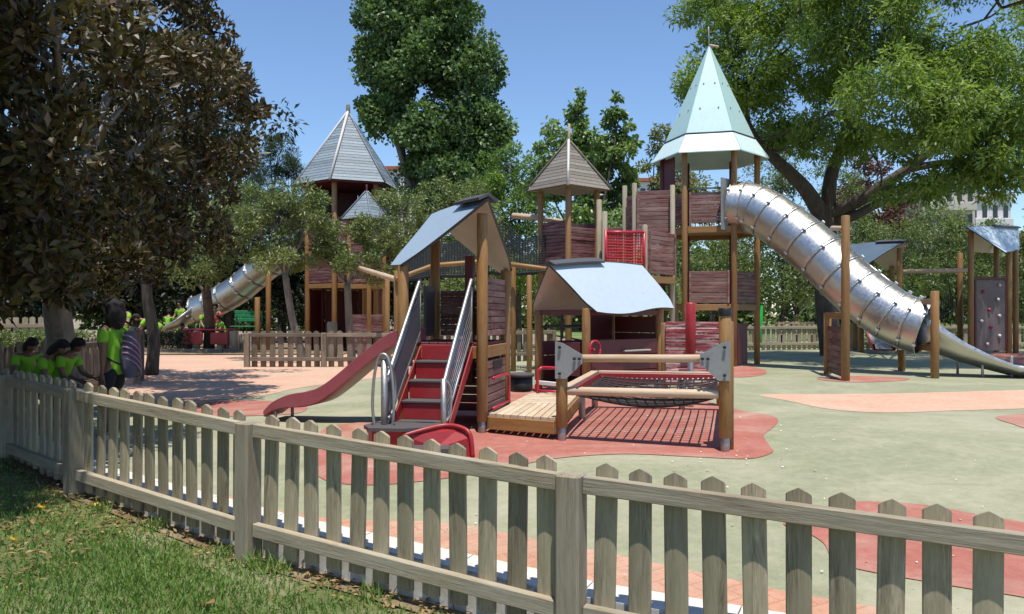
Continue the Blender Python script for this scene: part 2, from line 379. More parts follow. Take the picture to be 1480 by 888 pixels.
for j in range(len(ys) - 1):
    for i in range(5): a = j * 6 + i; gf.append((a, a + 1, a + 7, a + 6))
struct(mk('ground', gv, gf, M_PARK))
ground_sheet('play_surface', [(p.x, p.y) for p in K1b] + [(30, 2.2), (30, 32), (-14, 32), (-14, 14)], M_GREEN, 0.0)
# lawn up to the kerb
bm = bmesh.new(); lp = [(p.x, p.y) for p in offset_line(NF, .10)] + [(5.5, -6), (-12, -6), (-12, 11)]
def lawnf(x, y): return lawn_z(x, y) + .012 * math.sin(x * 2.1 + y) * math.cos(y * 1.7)
ground_sheet('lawn', lp, M_LAWN, 0, lawnf, (-6, 11, .5))
soil = [(p.x, p.y) for p in offset_line(NF, -.07)] + [(p.x, p.y) for p in reversed(offset_line(NF, .10))]
ground_sheet('soil_strip', soil, M_SOIL, .012, lawnf, (1.5, 11, .5))
# kerb: one stone per length along the fence
kroot = struct(bpy.data.objects.new('kerb', None)); put(kroot)
for i in range(len(K0) - 1):
    a0, a1, b0, b1 = K0[i], K0[i + 1], K1[i], K1[i + 1]; L = (a1 - a0).length; n = max(1, round(L / .8))
    for k in range(n):
        g = .004 / L; t0 = k / n + g; t1 = (k + 1) / n - g
        q = [a0.lerp(a1, t0), a0.lerp(a1, t1), b0.lerp(b1, t1), b0.lerp(b1, t0)]
        zz = [ground_z(p.y) + .02 for p in q]
        v = [V2(p, z) for p, z in zip(q, zz)] + [V2(p, z - .6) for p, z in zip(q, zz)]
        f = [(0, 1, 2, 3), (4, 7, 6, 5), (0, 4, 5, 1), (1, 5, 6, 2), (2, 6, 7, 3), (3, 7, 4, 0)]
        o = mk('kerb_stone', v, f, M_KERB, kroot)
# coloured rubber fields
PT = [
 ('salmon_field', M_SALM, .004, [(120, 575), (60, 520), (160, 500), (300, 497), (480, 500), (600, 505), (655, 518), (640, 535), (560, 545), (440, 560), (380, 572), (300, 579), (220, 580)]),
 ('red_field', M_REDR, .006, [(235, 590), (300, 581), (380, 580), (440, 586), (430, 598), (350, 602), (270, 602)]),
 ('red_field', M_REDR, .006, [(455, 640), (475, 618), (560, 606), (640, 585), (700, 566), (800, 556), (950, 560), (1052, 590), (1098, 598), (1124, 606), (1118, 618), (1104, 630), (1112, 645), (1116, 655), (1080, 664), (1000, 661), (900, 657), (800, 664), (720, 680), (640, 693), (540, 702), (470, 695), (448, 668)]),
 ('salmon_field', M_SALM, .004, [(1098, 571), (1180, 570), (1300, 569), (1480, 564), (1560, 562), (1600, 580), (1500, 590), (1380, 594), (1280, 597), (1200, 592), (1140, 580)]),
 ('red_field', M_REDR, .006, [(1440, 603), (1500, 598), (1580, 600), (1600, 622), (1500, 622), (1462, 613)]),
 ('red_field', M_REDR, .006, [(1132, 757), (1180, 738), (1240, 726), (1330, 730), (1420, 746), (1500, 762), (1560, 800), (1560, 870), (1440, 858), (1340, 842), (1250, 826), (1206, 812), (1190, 786), (1160, 768)]),
 ('red_field', M_REDR, .006, [(900, 530), (1000, 524), (1070, 528), (1108, 537), (1085, 545), (1000, 546), (920, 545)]),
 ('red_field', M_REDR, .006, [(1180, 548), (1240, 544), (1310, 547), (1300, 551), (1230, 553)]),
 ('red_field', M_REDR, .006, [(1400, 514), (1480, 510), (1560, 512), (1560, 530), (1470, 528), (1420, 522)]),
]
for nm, m, dz, px in PT: ground_sheet(nm, [(p.x, p.y) for p in outline(px)], m, dz)
up = [(300, 718), (400, 738), (460, 748), (510, 752), (618, 754), (686, 762), (780, 781), (858, 796), (973, 820), (1013, 829), (1137, 856), (1195, 866), (1274, 880)]
strip = [GP(*p) for p in up]; lo = [p for p in offset_line(NF, .305)[3:7]]
ground_sheet('paved_strip', [(p.x, p.y) for p in strip] + [(lo[3].x, lo[3].y), (lo[2].x, lo[2].y), (lo[1].x, lo[1].y), (-2.2, 6.05)], M_PAVE, .004)
ground_sheet('far_lawn', [(4, 29), (30, 27.6), (80, 60), (80, 140), (-10, 140), (2, 50)], M_FGRASS, .03)
ground_sheet('path', [(8, 30), (24, 31), (26, 36), (9, 33.5)], M_PATH, .06)
ground_sheet('left_soil', [(-22, 23.2), (-5.0, 23.6), (-6, 40), (-40, 42)], M_SOIL, .03)
# pale litter and petals scattered on the rubber
lv = []; lf = []
for k in range(110):
    px = random.uniform(460, 1480); py = random.uniform(565, 870)
    if random.random() < .55: px = random.gauss(1010, 110); py = random.gauss(655, 22)
    p = GP(px, py, .012)
    if p.y < np.interp(p.x, [q[0] for q in NF], [q[1] for q in NF]) + .45: continue
    a = random.uniform(0, 6.28); r = random.uniform(.003, .012); b = len(lv)
    for q in range(5): aa = a + q * 1.257; lv.append((p.x + math.cos(aa) * r * random.uniform(.6, 1.4), p.y + math.sin(aa) * r, p.z + random.uniform(0, .008)))
    lf.append(tuple(b + q for q in range(5)))
o = stuff(mk('litter', lv, lf, M_WHITE)); tag(o, 'pale petals and scraps scattered over the rubber play surface', 'litter')

# ================================================================ FENCES
def picket_mesh(w, t, h, mat):
    h = round(h, 2); k = ('p', w, t, h, mat.name)
    if k not in CACHE:
        xs = [-.5, -.44, -.22, 0, .22, .44, .5]; v = []; f = []; n = len(xs)
        top = [h - .034, h - .026, h - .012, h, h - .012, h - .026, h - .034]; bulge = [0, .006, .011, .013, .011, .006, 0]
        for z in (0, 1):
            for i, x in enumerate(xs): v.append((x * w, -t / 2 - bulge[i] * w / .118 + .006, 0 if z == 0 else top[i]))
        for z in (0, 1):
            for i, x in enumerate(xs): v.append((x * w, t / 2 + (0 if abs(x) < .48 else -.004), 0 if z == 0 else top[i] - .004))
        for i in range(n - 1):
            f.append((i, i + 1, n + i + 1, n + i)); f.append((2 * n + i + 1, 2 * n + i, 3 * n + i, 3 * n + i + 1)); f.append((n + i, n + i + 1, 3 * n + i + 1, 3 * n + i)); f.append((i + 1, i, 2 * n + i, 2 * n + i + 1))
        f.append((0, n, 3 * n, 2 * n)); f.append((n - 1, 3 * n - 1, 4 * n - 1, 2 * n - 1))
        me = bpy.data.meshes.new('picket'); me.from_pydata(v, [], f); me.materials.append(mat); CACHE[k] = me
    return CACHE[k]
def fence(name, label, pts, h, pitch, w, mat, rmat, rtop, rgap, bot, postw=.13, t=.024, rail=(.05, .085), side=1, grp=None, posth=.0, skip_first=False):
    """pts: x, y, z of the upper rail's top edge; pickets hang from rtop above it; bot: post foot below the rail"""
    root = thing(name, label, 'fence', (pts[0][0], pts[0][1], pts[0][2] - h), grp)
    for i, p in enumerate(pts):
        a = Vector(pts[max(i - 1, 0)][:2]); b = Vector(pts[min(i + 1, len(pts) - 1)][:2]); d = b - a
        hh = bot(p) ; M = Matrix.Translation((p[0], p[1], (p[2] + .008 + posth + hh) / 2)) @ Matrix.Rotation(math.atan2(d.y, d.x), 4, 'Z')
        box('post', (postw, postw, p[2] + .008 + posth - hh), rmat, root, c=.012, M=M)
    for i in range(len(pts) - 1):
        a = Vector(pts[i]); b = Vector(pts[i + 1]); d = (b - a); dh = Vector((d.x, d.y, 0)); L = dh.length; dh.normalize(); n = Vector((-dh.y, dh.x, 0)) * side
        if (n.y < 0) == (side > 0): n = -n
        off = dh * (postw / 2 + .003)
        for zz in (0, -rgap):
            p0 = a + off + Vector((0, 0, zz - rail[1] / 2 - .0)); p1 = b - off + Vector((0, 0, zz - rail[1] / 2))
            beam('rail', p0 + d.normalized() * 0, p1, rail[0], rail[1], rmat, root)
        cnt = max(1, int(round((L - postw) / pitch)))
        for k in range(cnt):
            s = (postw / 2 + (k + .5) * (L - postw) / cnt) / L; q = a.lerp(b, s) + n * (rail[0] / 2 + t / 2 + .003)
            hk = h + random.gauss(0, .009)
            M = Matrix.Translation((q.x, q.y, q.z + rtop - hk)) @ Matrix.Rotation(math.atan2(dh.y, dh.x), 4, 'Z') @ Matrix.Rotation(random.gauss(0, .014), 4, 'Y') @ Matrix.Rotation(random.gauss(0, .015), 4, 'Z')
            put(bpy.data.objects.new('picket', picket_mesh(w, t, hk, mat)), root, M)
    return root
fence('picket_fence', 'weathered grey picket fence with square posts between the lawn and the playground', NF, .90, .184, .113, M_FENCE, M_RAIL, .07, .65, lambda p: lawn_z(p[0], p[1]) - .05, rail=(.052, .088))
def fp(px, py, zt): p = GP(px, py); return (p.x, p.y, ground_z(p.y) + zt)
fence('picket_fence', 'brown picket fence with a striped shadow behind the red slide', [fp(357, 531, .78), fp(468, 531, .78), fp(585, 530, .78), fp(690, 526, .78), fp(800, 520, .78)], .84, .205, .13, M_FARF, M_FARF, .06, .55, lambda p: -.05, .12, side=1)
fence('picket_fence', 'long grey picket fence behind the tube slide, along the far edge of the playground', [(2.6, 23.2, .8), (5.2, 25.2, .8), (8.1, 26.6, .8), (10.7, 27.3, .8), (13.4, 27.4, .8), (16, 27.4, .8), (18.6, 27.2, .8), (21.5, 26.5, .8)], .88, .2, .13, M_RAIL, M_RAIL, .07, .55, lambda p: -.05, .12)
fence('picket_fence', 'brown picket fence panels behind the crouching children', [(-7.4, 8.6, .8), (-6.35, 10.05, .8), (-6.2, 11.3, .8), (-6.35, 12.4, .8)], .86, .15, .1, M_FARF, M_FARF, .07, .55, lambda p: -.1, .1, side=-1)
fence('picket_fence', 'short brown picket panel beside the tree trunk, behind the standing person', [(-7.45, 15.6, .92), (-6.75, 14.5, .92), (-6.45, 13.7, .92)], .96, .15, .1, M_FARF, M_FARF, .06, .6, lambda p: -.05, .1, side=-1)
fence('palisade_fence', 'pale tall palisade fence beyond the clipped hedge', [(-13.5, 17.5, 1.0), (-11.7, 17.7, 1.0), (-10.0, 18, 1.0)], 1.12, .17, .12, M_RAIL, M_FARF, .16, .7, lambda p: -.05, .1)

# ================================================================ PLAY STRUCTURES
def slats(root, a, b, z0, z1, n, mat, t=.03, frame=None, gap=.07):
    a = Vector(a[:2]); b = Vector(b[:2]); d = b - a; L = round(d.length, 3); rz = math.atan2(d.y, d.x); h = (z1 - z0) / n; c = (a + b) / 2; nn = Vector((-d.y, d.x)).normalized()
    for k in range(n):
        j = random.uniform(-.004, .004)
        box('slat', (L, t, round(h * (1 - gap), 3)), mat, root, (c.x + nn.x * j, c.y + nn.y * j, z0 + (k + .5) * h), rz, c=.007)
    if frame:
        for q in (a.lerp(b, .03), a.lerp(b, .97)):
            for s in (-1,): box('batten', (.05, .03, round(z1 - z0, 3)), frame, root, (q.x + nn.x * .034 * s, q.y + nn.y * .034 * s, (z0 + z1) / 2), rz)
def board(name, root, a, b, z0, z1, mat, t=.03):
    a = Vector(a[:2]); b = Vector(b[:2]); d = b - a
    return box(name, (round(d.length, 3), t, round(z1 - z0, 3)), mat, root, ((a.x + b.x) / 2, (a.y + b.y) / 2, (z0 + z1) / 2), math.atan2(d.y, d.x))
def gable(root, r0, r1, e0, e1, f0, f1, mat, sag=.06, th=.03, cap=(.0, .5), wave=.0, rise=.03):
    """two curved roof sheets meeting at the ridge r0-r1; e and f are the two eaves"""
    r0, r1, e0, e1, f0, f1 = map(Vector, (r0, r1, e0, e1, f0, f1))
    for q0, q1 in ((e0, e1), (f0, f1)):
        def fn(u, v, q0=q0, q1=q1):
            a = r0.lerp(q0, u); b = r1.lerp(q1, u); p = a.lerp(b, v)
            p.z += sag * math.sin(PI * u) * 1.0 + rise * math.sin(PI * v) * (1 - u)
            dn = (q0.lerp(q1, v) - r0.lerp(r1, v)).normalized(); p += dn * (wave * math.sin(2 * PI * v - .4) * max(0, u - .5) * 2)
            cr = .10 * max(0, u - .8) / .2
            if v < .12: p += (b - a).normalized() * cr * (.12 - v) / .12 * .7
            if v > .88: p -= (b - a).normalized() * cr * (v - .88) / .12 * .7
            return p
        sheet('roof_sheet', fn, 12, 16, th, [mat, M_UNDER, M_EDGE], root)
    # dark ridge cap
    d = r1 - r0; nrm = (e0 - f0); nrm.z = 0; nrm.normalize(); A = r0 + d * cap[0]; B = r0 + d * cap[1]
    def fc(u, v):
        p = A.lerp(B, v); w = .13 * (u - .5) * 2; p = p + nrm * w; p.z += .045 - abs(w) * .45 + rise * math.sin(PI * lerp(cap[0], cap[1], v)); return p
    sheet('ridge_cap', fc, 6, 8, .03, [M_CAP, M_CAP, M_CAP], root)
def net_geo(fn, nu, nv, r, sub=3, seg=4):
    v = []; f = []
    for i in range(nu + 1): tube_geo([fn(i / nu, j / (nv * sub)) for j in range(nv * sub + 1)], r, seg, v, f)
    for j in range(nv + 1): tube_geo([fn(i / (nu * sub), j / nv) for i in range(nu * sub + 1)], r, seg, v, f)
    return v, f
def shoe(root, x, y, z0, z1, r): return log('steel_foot', (x, y, z0), (x, y, z1), r, M_STEEL, root, cap=.004)

# ---------------- stair tower with red slide
P1 = GP(697, 626); P1 = Vector((P1.x, P1.y)); u = Vector((.978, -.21)); v_ = Vector((.21, .978)); gz = ground_z(P1.y)
P3 = P1 - u * .87; P2 = P1 + v_ * 1.12; P4 = P3 + v_ * 1.12
T = thing('slide_tower', 'honey wood play tower with blue gable roof, red stairs and rose slide', 'play tower', (P1.x, P1.y, gz))
PZ = .92
for q, zt in ((P1, 2.27), (P2, 1.74), (P3, 1.74), (P4, 2.2)):
    post('post', q.x, q.y, gz + .12, zt, .058, M_HONEY, T); shoe(T, q.x, q.y, gz - .02, gz + .13, .045)
dg = (P4 - P1).normalized()
ap0 = P1 - dg * .16; ap1 = P4 + dg * .12; nl = Vector((-dg.y, dg.x));
if nl.x > 0: nl = -nl
eL = P3 + nl * .05; eR = P2 - nl * .05
gable(T, V2(ap0, 2.42), V2(ap1, 2.44), V2(eL - dg * .12, 1.74), V2(eL + dg * .36, 1.76), V2(eR - dg * .14, 1.74), V2(eR + dg * .3, 1.74), M_BLUE, -.01, cap=(.0, .42), rise=.02)
for i in range(9):   # platform boards
    s = (i + .5) / 9; p = P1.lerp(P3, s); q = P2.lerp(P4, s); beam('platform_board', V2(p, PZ - .02), V2(q, PZ - .02), .09, .035, M_BURG, T)
for a, b in ((P1, P3), (P1, P2), (P2, P4), (P3, P4)):
    d = (b - a).normalized(); beam('platform_beam', V2(a + d * .06, PZ - .105), V2(b - d * .06, PZ - .105), .045, .13, M_HONEY, T)
d = (P2 - P1).normalized()
slats(T, P1 + d * .08, P2 - d * .08, .98, 1.62, 9, M_SLATW)
slats(T, P1 + d * .08, P2 - d * .08, .08, .72, 7, M_SLATW)
slats(T, P4 + u * .07, P2 - u * .07, .96, 1.5, 8, M_SLAT)
slats(T, P4 + u * .07, P2 - u * .07, .06, .76, 7, M_SLAT)
board('side_panel', T, P3 + v_ * .72, P4 - v_ * .07, .96, 1.55, M_PANELG)
box('corner_post', (.1, .1, 1.5), M_BURG, T, (P2.x - .42, P2.y - .05, 1.15), math.atan2(u.y, u.x))
# stairs
SW0, SW1 = -.68, -.115
def SP(uu, vv, z): q = P1 + u * uu + v_ * vv; return Vector((q.x, q.y, z))
for k in range(5):
    zt = PZ - .184 * k; vv = -.2 * k
    if k: beam('tread', SP(SW0 + .02, vv + .08, zt - .012), SP(SW1 - .02, vv + .08, zt - .012), .235, .024, M_MAT, T)
    z0 = zt - .184 + (.012 if k < 4 else 0)
    beam('riser', SP(SW0 + .025, vv - .015, zt - .104), SP(SW1 - .025, vv - .015, zt - .104), .016, .158, M_RED, T)
for s, uu in ((0, SW0), (1, SW1)):
    prism('stringer', [SP(uu, .0, PZ - .02), SP(uu, -.93, PZ - .184 * 4 - .05), SP(uu, -.93, PZ - .184 * 4 - .17), SP(uu, .0, PZ - .17)], (u.x * .018, u.y * .018, 0), M_RED, T)
    top = [SP(uu, .06, 1.54), SP(uu, -.0, 1.565), SP(uu, -.06, 1.53), SP(uu, -.5, 1.09), SP(uu, -.95, .62), SP(uu, -1.0, .53)]
    pipe('handrail', top + [SP(uu, -1.0, .12)], .021, M_STEEL, T)
    pipe('rail_post', [SP(uu, -.02, PZ), SP(uu, -.02, 1.5)], .017, M_STEEL, T, sm=0)
    pipe('lower_rail', [SP(uu, -.02, 1.03), SP(uu, -.98, .17)], .016, M_STEEL, T, sm=0)
    pipe('upper_rail', [SP(uu, -.02, 1.44), SP(uu, -.94, .58)], .011, M_STEEL, T, sm=0)
    if s == 0:
        prism('infill_panel', [SP(uu, -.03, 1.42), SP(uu, -.96, .55), SP(uu, -.96, .21), SP(uu, -.03, 1.05)], (u.x * .01, u.y * .01, 0), M_PANELG, T)
    for k in range(1, 6):
        if s: dz = k * .41 / 6; pipe('infill_bar', [SP(uu, -.02, 1.03 + dz), SP(uu, -.97, .18 + dz * .9)], .007, M_STEEL, T, sm=0, seg=6)
    lp = SP(uu, -1.05, 0); z0 = ground_z(lp.y)
    if s == 0:
        pipe('newel', [SP(uu, -1.04, z0), SP(uu, -1.04, .80)], .032, M_STEEL, T, sm=0, seg=12)
        c0 = SP(uu, -1.07, 0); du = Vector((u.x, u.y, 0))
        loop = [(-.08, .15), (-.105, .35), (-.09, .62), (-.05, .80), (0, .845), (.05, .80), (.09, .62), (.105, .35), (.08, .15), (.0, .10), (-.08, .15)]
        pipe('grab_loop', [c0 + du * a + Vector((0, 0, b)) for a, b in loop], .015, M_STEEL, T)
        c1 = SP(uu + .03, -.98, 0)
        pipe('grab_loop', [c1 + Vector((v_.x, v_.y, 0)) * a + Vector((0, 0, b)) for a, b in [(-.02, .78), (.12, .62), (.15, .45), (.08, .3), (-.03, .24)]], .014, M_STEEL, T)
    else:
        pipe('newel', [SP(uu, -1.0, z0), SP(uu, -1.0, .62)], .026, M_STEEL, T, sm=0, seg=12)
        c0 = SP(uu, -1.0, 0); du = Vector((u.x, u.y, 0)) * .6 + Vector((v_.x, v_.y, 0)) * .6
        pipe('grab_loop', [c0 + du * a + Vector((0, 0, b)) for a, b in [(0, .60), (.05, .585), (.09, .5), (.085, .3), (.03, .22)]], .013, M_STEEL, T)
# landing: dark mat on a red ring base
z4 = PZ - .184 * 4
prism('landing_mat', [SP(-.82, -.78, z4), SP(-.10, -.78, z4), SP(-.115, -1.02, z4), SP(-.42, -1.25, z4), SP(-.74, -1.28, z4), SP(-.86, -1.1, z4)], (0, 0, -.03), M_MAT, T)
prism('landing_base', [SP(-.80, -.8, z4 - .032), SP(-.12, -.8, z4 - .032), SP(-.13, -1.0, z4 - .032), SP(-.42, -1.22, z4 - .032), SP(-.72, -1.25, z4 - .032), SP(-.83, -1.1, z4 - .032)], (0, 0, -(z4 - .032 - gz + .06)), M_RED, T)
prism('ring_step', [SP(.14, -1.05, .03), SP(-.1, -1.0, .03), SP(-.42, -1.24, .03), SP(-.3, -1.42, .03), SP(.05, -1.33, .03)], (0, 0, -.14), M_MAT, T)
def curl(uu, vv):
    a = vv; L = SP(-.11 + .33 * uu, -1.0 - .12 * uu, 0); top = .19 + .02 * math.sin(PI * uu) - .10 * max(0, uu - .6) / .4
    return Vector((L.x, L.y, lerp(top, gz - .05, a)))
v = []; f = []
pipe('ring_edge', [SP(-.42, -1.235, .12), SP(-.25, -1.12, .165), SP(-.1, -1.02, .19), SP(.06, -1.04, .18), SP(.16, -1.08, .12), SP(.19, -1.1, -.08)], .022, M_RED, T)
prism('ring_side', [SP(-.42, -1.23, .11), SP(-.1, -1.02, .17), SP(.06, -1.04, .16), SP(.16, -1.08, .1), SP(.17, -1.1, -.1), SP(-.42, -1.23, -.1)], (v_.x * .02, v_.y * .02, 0), M_RED, T)
# slide
prof = [(0, .93), (.12, .93), (.3, .86), (.6, .64), (.9, .40), (1.1, .27), (1.3, .215), (1.5, .20), (1.66, .16), (1.76, .09)]
pp = smooth_pts([(a, 0, b) for a, b in prof], 4); sv = []; sf = []; hw = .235
cs = [(-hw - .022, .12), (-hw - .011, .126), (-hw, .118), (-hw * .94, .03), (-hw * .8, 0), (hw * .8, 0), (hw * .94, .03), (hw, .118), (hw + .011, .126), (hw + .022, .12), (hw + .016, -.03), (hw * .8, -.045), (-hw * .8, -.045), (-hw - .016, -.03)]
n = len(cs)
for i, p in enumerate(pp):
    fl = 1 - .75 * max(0, (p.x - 1.35) / .41) ** 1.2
    for c_, z_ in cs: q = P3 - u * (p.x - .04) + v_ * (.40 + c_); sv.append((q.x, q.y, p.z + (z_ * fl if z_ > 0 else z_)))
for i in range(len(pp) - 1):
    for k in range(n): a, b = i * n + k, i * n + (k + 1) % n; sf.append((a, b, b + n, a + n))
sf.append(tuple(range(n - 1, -1, -1))); sf.append(tuple((len(pp) - 1) * n + k for k in range(n)))
so_ = mk('slide_chute', sv, sf, M_SLIDE, T, smooth=True); so_.data.set_sharp_from_angle(angle=R(40))
q = P3 - u * 1.6 + v_ * .2; log('slide_foot', (q.x, q.y, ground_z(q.y) - .02), (q.x, q.y, .13), .02, M_STEEL, T)
q = P3 - u * 1.6 + v_ * .6; log('slide_foot', (q.x, q.y, ground_z(q.y) - .02), (q.x, q.y, .13), .02, M_STEEL, T)
# red grab rail on the slatted side
a = P1 + d * .12; b = P1 + d * .75; o_ = u * .09
pipe('grab_rail', [V2(a + o_, .54), V2(b + o_, .54), V2(b + d * .12 + o_, .50), V2(b + d * .14 + o_, .42), V2(b + d * .14 + o_, .22)], .016, M_REDPIPE, T)
pipe('grab_rail', [V2(a + o_, .22), V2(b + d * .14 + o_, .22)], .014, M_REDPIPE, T, sm=0)
box('name_plate', (.005, .42, .1), M_BLACK, T, ((P1 + d * .6 + u * .03).x, (P1 + d * .6 + u * .03).y, .66), math.atan2(u.y, u.x))

# ---------------- low deck and net frame
L = GP(812, 637); Rr = GP(1048, 653); L2 = Vector((L.x, L.y)); R2 = Vector((Rr.x, Rr.y)); BL = Vector((1.07, 10.3)); BR = Vector((2.66, 10.0)); RZ = .45
D = thing('wooden_deck', 'low wooden deck of pale diagonal planks between slide tower and net frame', 'deck', (L.x, L.y, L.z))
F0 = P1 + u * .07; F1 = L2 - Vector((.06, 0)); Bk0 = P2 + u * .1 + v_ * 1.0; Bk1 = Vector((.93, 10.75)); dz_ = .17
MID0 = F0.lerp(Bk0, .47); MID1 = F1.lerp(Bk1, .47)
def planks(a, b, c, dd, n, skew):
    for i in range(n):
        s0, s1 = i / n + .006, (i + 1) / n - .006
        q = [a.lerp(b, s0), a.lerp(b, s1), dd.lerp(c, s1), dd.lerp(c, s0)]
        o = prism('deck_plank', [V2(p, dz_ + .012 + random.uniform(-.003, .003)) for p in q], (0, 0, -.03), M_DECK, D)
planks(F0, F1, MID1, MID0, 9, 0)
planks(MID0.lerp(Bk0, .02), Bk0, Bk1, MID1.lerp(Bk1, .02), 11, 0)
for a, b in ((F0, F1), (F1, Bk1), (Bk1, Bk0), (F0, Bk0), (MID0, MID1)):
    dd = (b - a).normalized(); beam('deck_beam', V2(a + dd * .01, dz_ - .085), V2(b - dd * .01, dz_ - .085), .045, .13, M_HONEY, D)
for q in (MID1, Bk1, Bk0, MID0): post('deck_leg', q.x, q.y, ground_z(q.y) - .02, dz_ - .03, .035, M_HONEY, D)
DR = thing('play_drum', 'black round drum standing at the back of the wooden deck', 'drum', (.02 + (P2.x + .4), P2.y + .75, dz_ + .02))
dc = W(753, 562, 10.6); dc.z = dz_ + .02; v = []; f = []
prof = [(.14, 0), (.155, .02), (.155, .2), (.175, .205), (.178, .235), (.165, .245), (0.001, .247)]
def lathe(name, prof, mat, parent, loc, seg=24, smooth=True):
    v = []; f = []
    for r, z in prof:
        for i in range(seg): a = 2 * PI * i / seg; v.append((r * math.cos(a), r * math.sin(a), z))
    for j in range(len(prof) - 1):
        for i in range(seg): a, b = j * seg + i, j * seg + (i + 1) % seg; f.append((a, b, b + seg, a + seg))
    f.append(tuple(range(seg - 1, -1, -1)))
    return mk(name, v, f, mat, parent, Matrix.Translation(loc), smooth)
DR.location = dc; DR.matrix_basis = Matrix.Translation(dc); WM[DR.name] = Matrix.Translation(dc)
lathe('drum_body', prof[:3] + [(.10, .2)], M_BLACK, DR, dc); lathe('drum_rim', [(.16, .196), (.178, .2), (.18, .238), (.15, .244), (.001, .246)], M_MAT, DR, dc)
q = W(777, 565, 10.4); q1 = W(806, 565, 10.2)
pipe('grab_rail', [(q.x, q.y, dz_), (q.x, q.y, .44), (q.x + .03, q.y, .5), (q.x + .09, q.y, .52), (q1.x + .06, q1.y, .52)], .02, M_REDPIPE, D)
pipe('grab_rail', [(q.x, q.y, .22), (q1.x + .06, q1.y, .22)], .016, M_REDPIPE, D, sm=0)

NFm = thing('net_frame', 'log frame with a sagging black climbing net over the red rubber', 'climbing net', (L.x, L.y, L.z))
for q, zt, zb in ((L2, .80, L.z), (R2, 1.27, Rr.z)):
    post('post', q.x, q.y, zb + .13, zt, .058, M_HONEY, NFm); shoe(NFm, q.x, q.y, zb - .03, zb + .14, .042)
dd = (R2 - L2).normalized(); nn = Vector((dd.y, -dd.x))
log('top_log', V2(L2 + dd * .13, .78), V2(R2 - dd * .13, .80), .039, M_PALE, NFm)
log('front_log', V2(L2 + dd * .055, .455), V2(R2 - dd * .055, .465), .042, M_PALE, NFm)
for q, s, zc in ((L2, 1, .78), (R2, -1, .80)):
    p = q + nn * .062
    prism('corner_plate', [V2(p - dd * .05 * s, zc + .17), V2(p + dd * .03 * s, zc + .15), V2(p + dd * .225 * s, zc + .04), V2(p + dd * .225 * s, zc - .045), V2(p + dd * .06 * s, zc - .2), V2(p - dd * .05 * s, zc - .2)], (nn.x * .012, nn.y * .012, 0), M_PLATE, NFm)
    for du_, dz2 in ((0, .11), (0, -.15), (.15, .0), (.2, .0)):
        b = p + dd * du_ * s + nn * .02; log('bolt', (b.x, b.y, zc + dz2), (b.x + nn.x * .02, b.y + nn.y * .02, zc + dz2), .016, M_BLACK, NFm, seg=8, cap=.003)
log('post_band', V2(R2, 1.2), V2(R2, 1.275), .064, M_BLACK, NFm, cap=.003)
q = R2 + Vector((.055, .09)); post('post', q.x, q.y, Rr.z, 1.15, .05, M_HONEY, NFm)
beam('rim_beam', V2(L2 + Vector((.03, .07)), RZ), V2(BL, RZ), .09, .075, M_PALE, NFm); beam('rim_beam', V2(BL + Vector((.05, 0)), RZ), V2(BR, RZ), .09, .075, M_PALE, NFm); beam('rim_beam', V2(BR - Vector((0, .05)), RZ), V2(R2 + Vector((0, .07)), RZ), .09, .075, M_PALE, NFm)
i0 = Vector((.07, -.02)); beam('rim_strip', V2(L2 + Vector((.12, .12)), RZ - .02), V2(BL + Vector((.06, -.06)), RZ - .02), .02, .07, M_RED, NFm); beam('rim_strip', V2(BL + Vector((.07, -.075)), RZ - .02), V2(BR + Vector((-.06, -.06)), RZ - .02), .02, .07, M_RED, NFm)
for q in (BL, BR, BL.lerp(BR, .5), BL.lerp(L2, .45), BR.lerp(R2, .45), BL.lerp(BR, .5) + Vector((.3, 0))):
    zt = RZ - .04 if q != BL.lerp(BR, .5).lerp(L2.lerp(R2, .5), .5) else .1
    log('support_leg', (q.x, q.y, ground_z(q.y) - .02), (q.x, q.y, zt), .04, M_STEEL, NFm)
def netf(s, t):
    a = L2.lerp(R2, s) + Vector((.0, .06)); b = BL.lerp(BR, s) + Vector((.0, -.09)); p = a.lerp(b, t)
    p = p + (Vector((.1 * (1 - 2 * s), 0)))
    z = RZ - .02 - .22 * (math.sin(PI * min(1, max(0, s * .96 + .02))) ** .5) * (math.sin(PI * min(1, max(0, t * .96 + .02))) ** .6)
    return Vector((p.x, p.y, z))
v, f = net_geo(netf, 15, 21, .0085, 2); mk('net', v, f, M_ROPE, NFm)
v = []; f = []
for k in range(24):
    p = netf(k / 23, 1.0); q = BL.lerp(BR, k / 23); tube_geo([p, V2(q, RZ + .0)], .008, 4, v, f)
stuff(mk('net_ties', v, f, M_WHITE, NFm))
# peeling wall with padded post behind the net
a = W(962, 500, 10.75); b = W(1043, 500, 10.45)
WL = thing('slatted_wall', 'peeling red and white slatted wall behind the climbing net', 'wall', (a.x, a.y, 0))
slats(WL, a, b, .25, 1.12, 11, M_SLATP, frame=None, gap=.14)
for q in (a, b): post('post', q.x, q.y + .07, -.02, 1.1, .05, M_HONEY, WL)
q = W(998, 500, 10.4); PD = thing('padded_post', 'red padded post standing before the peeling slatted wall', 'post', (q.x, q.y, 0))
log('steel_core', (q.x, q.y, -.02), (q.x, q.y, .72), .04, M_STEEL, PD); log('padding', (q.x, q.y, .70), (q.x, q.y, 1.37), .068, M_RED, PD, cap=.02)

